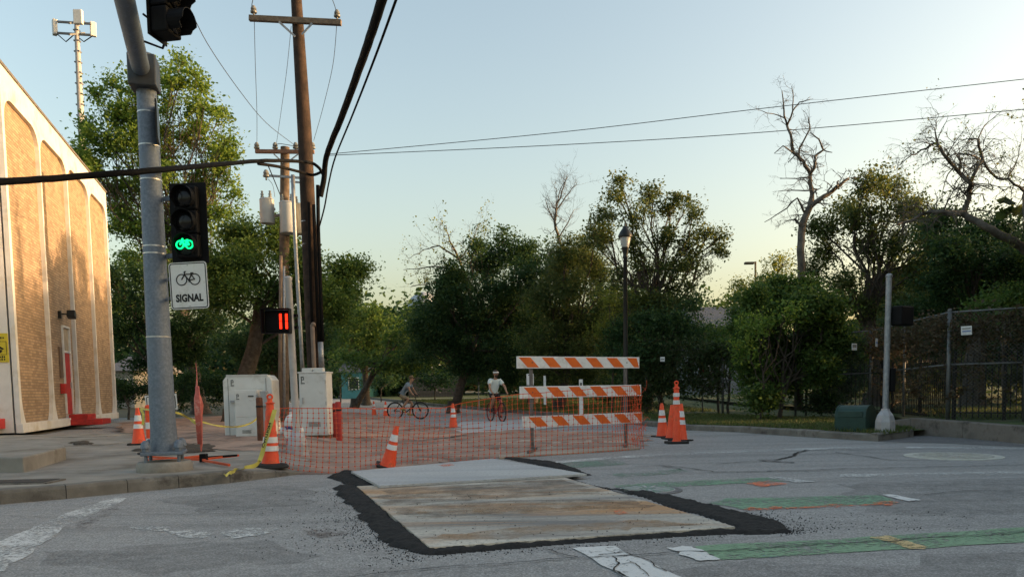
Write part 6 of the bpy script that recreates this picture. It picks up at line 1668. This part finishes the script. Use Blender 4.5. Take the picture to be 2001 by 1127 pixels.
# ------------------------------------------------------------------ grass on the verge and the far lawn
def grass(name, poly, n, z, h, mat, label, ymax=60):
    A = np.array(poly); x0, y0 = A.min(0); x1, y1 = A.max(0); pts = []
    while len(pts) < n:
        x = random.uniform(x0, x1); y = random.uniform(y0, min(y1, ymax))
        if inside(poly, x, y): pts.append((x, y, z + gz(y)))
    p = np.array(pts); N = len(p); a = RNG.uniform(0, 2 * PI, N); hh = h * RNG.uniform(.4, 1.3, N); w = .010 + .0005 * p[:, 1]
    dx, dy = np.cos(a) * w, np.sin(a) * w; lx, ly = RNG.normal(0, .35, N) * hh, RNG.normal(0, .35, N) * hh
    V = np.stack([np.stack([p[:, 0] - dx, p[:, 1] - dy, p[:, 2]], 1), np.stack([p[:, 0] + dx, p[:, 1] + dy, p[:, 2]], 1), np.stack([p[:, 0] + lx, p[:, 1] + ly, p[:, 2] + hh], 1)], 1).reshape(-1, 3)
    tag(np_mesh(name, V, np.arange(N * 3).reshape(-1, 3), mat), label, 'grass', kind='stuff')
GR = leaf_mat('grass_blades', [(0.05, 0.085, 0.025), (0.08, 0.12, 0.035), (0.11, 0.135, 0.05), (0.13, 0.12, 0.06)], .3)
vp = [(p[0], p[1]) for p in ([END] + offset_path(KR, -0.2)[:7] + [(4.5, 27), (7, 26), (8.1, 22.5), (9.8, 21.2), (9.0, 17)])]
grass('grass', vp, 26000, .13, .09, GR, 'short grass on the right verge')
grass('grass', [(2.8, 29), (-4.4, 50), (-9, 64), (9, 64), (8, 30)], 30000, .13, .13, GR, 'grass of the far lawn behind the barricade', 66)
grass('grass', [(9.6, 17), (10.3, 16.4), (18, 15.5), (20, 24), (10.8, 22)], 14000, .29, .14, GR, 'grass in the yard behind the iron fence')


# ------------------------------------------------------------------ riders and their bicycles
def bicycle(loc, rz, label, frame, tyre, rim, accent, wheel=.345, steer=0.0, s=1.0):
    t = thing('bicycle', loc, label, 'bicycle', rz=rz); t.scale = (s, s, s)
    wb = .53; R_ = wheel
    for sx in (-1, 1):
        c = (sx * wb, 0, R_)
        w = MB().torus(c, R_ - .022, .022, 'Y', 36, 8).build('tyre', tyre, t, smooth=True)
        MB().torus(c, R_ - .05, .011, 'Y', 36, 6).build('rim', rim, w, smooth=True)
        sp = MB()
        for k in range(20):
            a = 2 * PI * k / 20; sp.bar((c[0] + .02 * math.cos(a + 1.3), (-.02 if k % 2 else .02), c[2] + .02 * math.sin(a + 1.3)), (c[0] + (R_ - .05) * math.cos(a), 0, c[2] + (R_ - .05) * math.sin(a)), .003, .003)
        sp.tube([(c[0], -.05, c[2]), (c[0], .05, c[2])], .022, 8); sp.build('spokes', BLACKM, w)
    bb = Vector((-.08, 0, .28)); st = Vector((-.22, 0, .82)); hd_ = Vector((.36, 0, .80)); hd2 = Vector((.39, 0, .66))
    f = MB()
    for a, b, r in ((bb, st, .017), (st - Vector((-.01, 0, .06)), hd_, .017), (bb, hd2, .02), (hd_, hd2, .021)): f.tube([a, b], r, 8)
    for s in (-1, 1):
        f.tube([bb, (-wb, s * .05, R_)], .011, 6); f.tube([st - Vector((0, 0, .05)), (-wb, s * .05, R_)], .010, 6); f.tube([hd2, (.45, s * .045, .5), (wb, s * .05, R_)], .014, 6)
    f.build('frame', frame, t, smooth=True)
    MB().tube([st, st + Vector((-.03, 0, .10))], .014, 8).build('seat_post', BLACKM, t)
    MB().sphere((-.27, 0, .94), .13, .065, .03, 14, 6).sphere((-.15, 0, .935), .09, .03, .022, 10, 6).build('saddle', BLACK, t, smooth=True)
    h = MB().tube([hd_, hd_ + Vector((-.02, 0, .12)), hd_ + Vector((.05, 0, .17))], .015, 8)
    h.tube([(.40, -.31, .99), (.41, -.12, .97), (.41, .12, .97), (.40, .31, .99)], .013, 8); h.build('handlebar', BLACKM, t, smooth=True)
    for s in (-1, 1): MB().tube([(.40, s * .21, .982), (.395, s * .32, .992)], .019, 8).build('grip', BLACK, t)
    k = MB().torus(bb, .085, .006, 'Y', 20, 5); k.torus((-wb, 0, R_), .04, .006, 'Y', 14, 5); k.bar((bb.x, -.02, bb.z + .085), (-wb, -.02, R_ + .04), .006, .006).bar((bb.x, -.02, bb.z - .085), (-wb, -.02, R_ - .04), .006, .006); k.build('chain', STK, t)
    for s in (-1, 1):
        a = Vector((bb.x, s * .06, bb.z)); b = a + Vector((s * .12, s * .02, s * -.12)); p = MB().tube([a, b], .011, 6); p.box(b + Vector((0, s * .05, 0)), (.09, .09, .02)); p.build('crank', accent, t)
    MB().tube([(wb - .02, -.03, R_ + R_ * .62), (wb + .02, -.03, R_ + .1)], .012, 6).build('brake', accent, t)
    return t
def skinned(name, joints, edges, mat, parent, sub=2):
    """continuous body surface grown over a skeleton with the Skin modifier"""
    names = list(joints); me = bpy.data.meshes.new(name)
    me.from_pydata([joints[k][0] for k in names], [(names.index(a), names.index(b)) for a, b in edges], [])
    o = bpy.data.objects.new(name, me); COL.objects.link(o)
    sk = o.modifiers.new('skin', 'SKIN'); sk.use_smooth_shade = True
    lay = me.skin_vertices[0].data if me.skin_vertices else None
    for i, k in enumerate(names):
        r = joints[k][1]; lay[i].radius = (r, r) if not hasattr(r, '__len__') else r
        lay[i].use_root = (i == 0)
    ss = o.modifiers.new('sub', 'SUBSURF'); ss.levels = sub; ss.render_levels = sub
    dg = bpy.context.evaluated_depsgraph_get()
    ev = o.evaluated_get(dg).to_mesh()
    vs = [v.co.copy() for v in ev.vertices]; fs = [tuple(p.vertices) for p in ev.polygons]
    o.evaluated_get(dg).to_mesh_clear(); bpy.data.objects.remove(o)
    return vs, fs
SKIN = M('skin', (0.42, 0.24, 0.16), (0.36, 0.20, 0.13), 8, .6)
def rider(loc, rz, label, shirt, shorts, shoe, hair, band, pose, glasses=True, beard=None, s=1.0):
    t = thing('person', loc, label, 'person', rz=rz); t.scale = (s, s, s)
    J = pose
    B_ = {'pelvis': (J['pelvis'], (.13, .10)), 'waist': (J['waist'], (.10, .075)), 'chest': (J['chest'], (.115, .085)), 'base': (J['base'], (.06, .055)), 'neck': (J['neck'], .055), 'chin': (J['chin'], (.062, .075)), 'brow': (J['brow'], (.078, .095)), 'crown': (J['crown'], (.066, .078))}
    E_ = [('pelvis', 'waist'), ('waist', 'chest'), ('chest', 'base'), ('base', 'neck'), ('neck', 'chin'), ('chin', 'brow'), ('brow', 'crown')]
    for q in ('l', 'r'):
        B_.update({q + 'sh': (J[q + 'sh'], .05), q + 'el': (J[q + 'el'], .043), q + 'wr': (J[q + 'wr'], .029), q + 'pa': (J[q + 'pa'], (.036, .02)),
                   q + 'hip': (J[q + 'hip'], .09), q + 'kn': (J[q + 'kn'], .06), q + 'ca': (J[q + 'ca'], .055), q + 'an': (J[q + 'an'], .036), q + 'to': (J[q + 'to'], .034)})
        E_ += [('chest', q + 'sh'), (q + 'sh', q + 'el'), (q + 'el', q + 'wr'), (q + 'wr', q + 'pa'), ('pelvis', q + 'hip'), (q + 'hip', q + 'kn'), (q + 'kn', q + 'ca'), (q + 'ca', q + 'an'), (q + 'an', q + 'to')]
    vs, fs = skinned('body', B_, E_, SKIN, t)
    mb = MB().add(vs, fs)
    V = lambda k: Vector(J[k])
    fwd = (V('to_face')).normalized(); rt = fwd.cross(Vector((0, 0, 1))).normalized()
    up = (V('crown') - V('chin')).normalized()
    # nose and ears, fingers closed on the grips
    hc = V('chin').lerp(V('brow'), .55)
    mb.tube([hc + fwd * .085 + up * .035, hc + fwd * .115 - up * .012, hc + fwd * .09 - up * .02], [.008, .015, .008], 6)
    for sg in (-1, 1): mb.sphere(hc + rt * sg * .083 + up * .01 - fwd * .005, .012, .02, .03, 8, 6)
    for q in ('l', 'r'):
        pa = V(q + 'pa'); d = (pa - V(q + 'wr')).normalized(); side_ = Vector((0, 1, 0)) * (1 if q == 'l' else -1)
        ax_ = d.cross(side_).normalized()
        for i in range(4):
            o_ = pa + side_ * (.024 - .016 * i) + d * .01; L = (.045, .052, .05, .04)[i]
            mb.tube([o_, o_ + d * L * .6, o_ + d * L * .7 + Vector((0, 0, -.03)), o_ + d * L * .2 + Vector((0, 0, -.045))], [.009, .0088, .008, .0065], 6)
        mb.tube([pa - side_ * .03 * -1 - d * .01, pa + side_ * .04 + d * .015 + Vector((0, 0, -.012)), pa + side_ * .035 + d * .035 + Vector((0, 0, -.03))], [.011, .0095, .007], 6)
    mb.build('body', SKIN, t, smooth=True)
    # clothes follow the same skeleton, a little larger
    S_ = {k: B_[k] for k in ('pelvis', 'waist', 'chest', 'base')}
    g = lambda r, m_: tuple(x * m_ + .008 for x in r) if hasattr(r, '__len__') else r * m_ + .008
    S_ = {'waist': (J['waist'], g((.15, .115), 1)), 'pelvis': (tuple(V('pelvis').lerp(V('waist'), .35)), g((.155, .125), 1)), 'chest': (J['chest'], g((.195, .15), 1)), 'base': (tuple(V('chest').lerp(V('base'), .75)), g((.115, .10), 1))}
    SE = [('waist', 'pelvis'), ('waist', 'chest'), ('chest', 'base')]
    for q in ('l', 'r'):
        S_[q + 'sh'] = (J[q + 'sh'], .095); S_[q + 'sl'] = (tuple(V(q + 'sh').lerp(V(q + 'el'), .62)), .075); SE += [('chest', q + 'sh'), (q + 'sh', q + 'sl')]
    vs, fs = skinned('shirt', S_, SE, shirt, t); MB().add(vs, fs).build('shirt', shirt, t, smooth=True)
    H_ = {'pelvis': (J['pelvis'], (.148, .118)), 'w': (tuple(V('pelvis').lerp(V('waist'), .3)), (.14, .11))}; HE = [('pelvis', 'w')]
    for q in ('l', 'r'):
        H_[q + 'hip'] = (J[q + 'hip'], .108); H_[q + 'k'] = (tuple(V(q + 'hip').lerp(V(q + 'kn'), .82)), .085); HE += [('pelvis', q + 'hip'), (q + 'hip', q + 'k')]
    vs, fs = skinned('shorts', H_, HE, shorts, t); MB().add(vs, fs).build('shorts', shorts, t, smooth=True)
    for q in ('l', 'r'):
        a, b = V(q + 'an'), V(q + 'to'); d = (b - a).normalized()
        MB().tube([a - d * .06 - Vector((0, 0, .03)), a - Vector((0, 0, .028)), b - Vector((0, 0, .005)), b + d * .06 - Vector((0, 0, .01))], [.035, .05, .045, .022], 8).build('shoe', shoe, t, smooth=True)
    # hair cap, head band, glasses
    MB().sphere(V('brow').lerp(V('crown'), .55) - fwd * .018, .098, .098, .085, 14, 8).build('hair', hair, t, smooth=True)
    if band: MB().lathe([(.100, -.022), (.104, 0), (.100, .022)], 16, V('brow') + up * .028, cap=False).build('head_band', band, t, smooth=True)
    if beard: MB().sphere(V('chin') + fwd * .05 - up * .005, .055, .055, .06, 12, 8).build('beard', beard, t, smooth=True)
    if glasses:
        gl = MB()
        for sg in (-1, 1): gl.sphere(hc + fwd * .088 + rt * sg * .034 + up * .035, .028, .014, .018, 10, 6)
        gl.build('sunglasses', BLACK, t, smooth=True)
    return t
HAIR = M('brown_hair', (0.05, 0.032, 0.022), None, 20, .7)
TEE1 = M('white_tee', (0.68, 0.74, 0.72), (0.60, 0.66, 0.64), 7, .8)
TEE2 = M('grey_blue_tee', (0.24, 0.31, 0.36), (0.17, 0.21, 0.25), 7, .8)
KHAKI = M('khaki_shorts', (0.33, 0.26, 0.17), None, 7, .85)
DARKS = M('dark_shorts', (0.02, 0.02, 0.023), None, 7, .8)
SHOE = M('shoe_dark', (0.05, 0.05, 0.055), None, 8, .6); SHOEY = M('shoe_tan', (0.35, 0.28, 0.12), None, 8, .6)
REDF = M('red_bike_frame', (0.35, 0.02, 0.03), None, 8, .35); BLKF = M('black_bike_frame', (0.02, 0.02, 0.022), None, 8, .35); YELA = M('yellow_bike_part', (0.60, 0.48, 0.06), None, 8, .5)
def pose_upright(lean=.10, up_=.0):
    return dict(pelvis=(-.25, 0, 1.00), waist=(-.20 + lean * .3, 0, 1.17), chest=(-.14 + lean, 0, 1.38), base=(-.10 + lean * 1.4, 0, 1.50), neck=(-.085 + lean * 1.5, 0, 1.55), chin=(-.05 + lean * 1.55, 0, 1.61), brow=(-.045 + lean * 1.55, 0, 1.70), crown=(-.055 + lean * 1.55, 0, 1.765), to_face=(1, 0, 0),
      lsh=(-.13 + lean * 1.2, .19, 1.44), lel=(.10 + lean * .6, .29, 1.22), lwr=(.31, .275, 1.04), lpa=(.375, .265, 1.015), rsh=(-.13 + lean * 1.2, -.19, 1.44), rel=(.10 + lean * .6, -.29, 1.22), rwr=(.31, -.275, 1.04), rpa=(.375, -.265, 1.015),
      lhip=(-.21, .10, .95), lkn=(.16, .13, .66), lca=(.12, .125, .50), lan=(.02, .12, .23), lto=(.15, .125, .19), rhip=(-.21, -.10, .95), rkn=(.10, -.13, .86), rca=(-.01, -.125, .70), ran=(-.21, -.12, .46), rto=(-.10, -.125, .42))
w1 = G(971, 823); w1.y = 27.0; w1.x = P(970, 820, 27.0).x
bicycle((w1.x, w1.y, 0), R(-66), 'dark red bicycle under the rider in the white shirt', REDF, RUBBER, REDF, BLKF, steer=.2)
rider((w1.x, w1.y, 0), R(-66), 'cyclist in white t-shirt and dark shorts riding toward the camera behind the mesh', TEE1, DARKS, SHOE, HAIR, SHEET, pose_upright(.05), True, HAIR)
w2 = P(797, 815, 31.0)
bicycle((w2.x, w2.y, 0), R(-10), 'black mountain bicycle with yellow parts under the rider in grey', BLKF, RUBBER, BLKF, YELA, wheel=.355)
rider((w2.x, w2.y, 0), R(-10), 'cyclist in grey-blue t-shirt and khaki shorts leaning over the handlebar', TEE2, KHAKI, SHOEY, M('light_hair', (0.20, 0.13, 0.07), None, 20, .7), None, pose_upright(.17), True, None, .97)
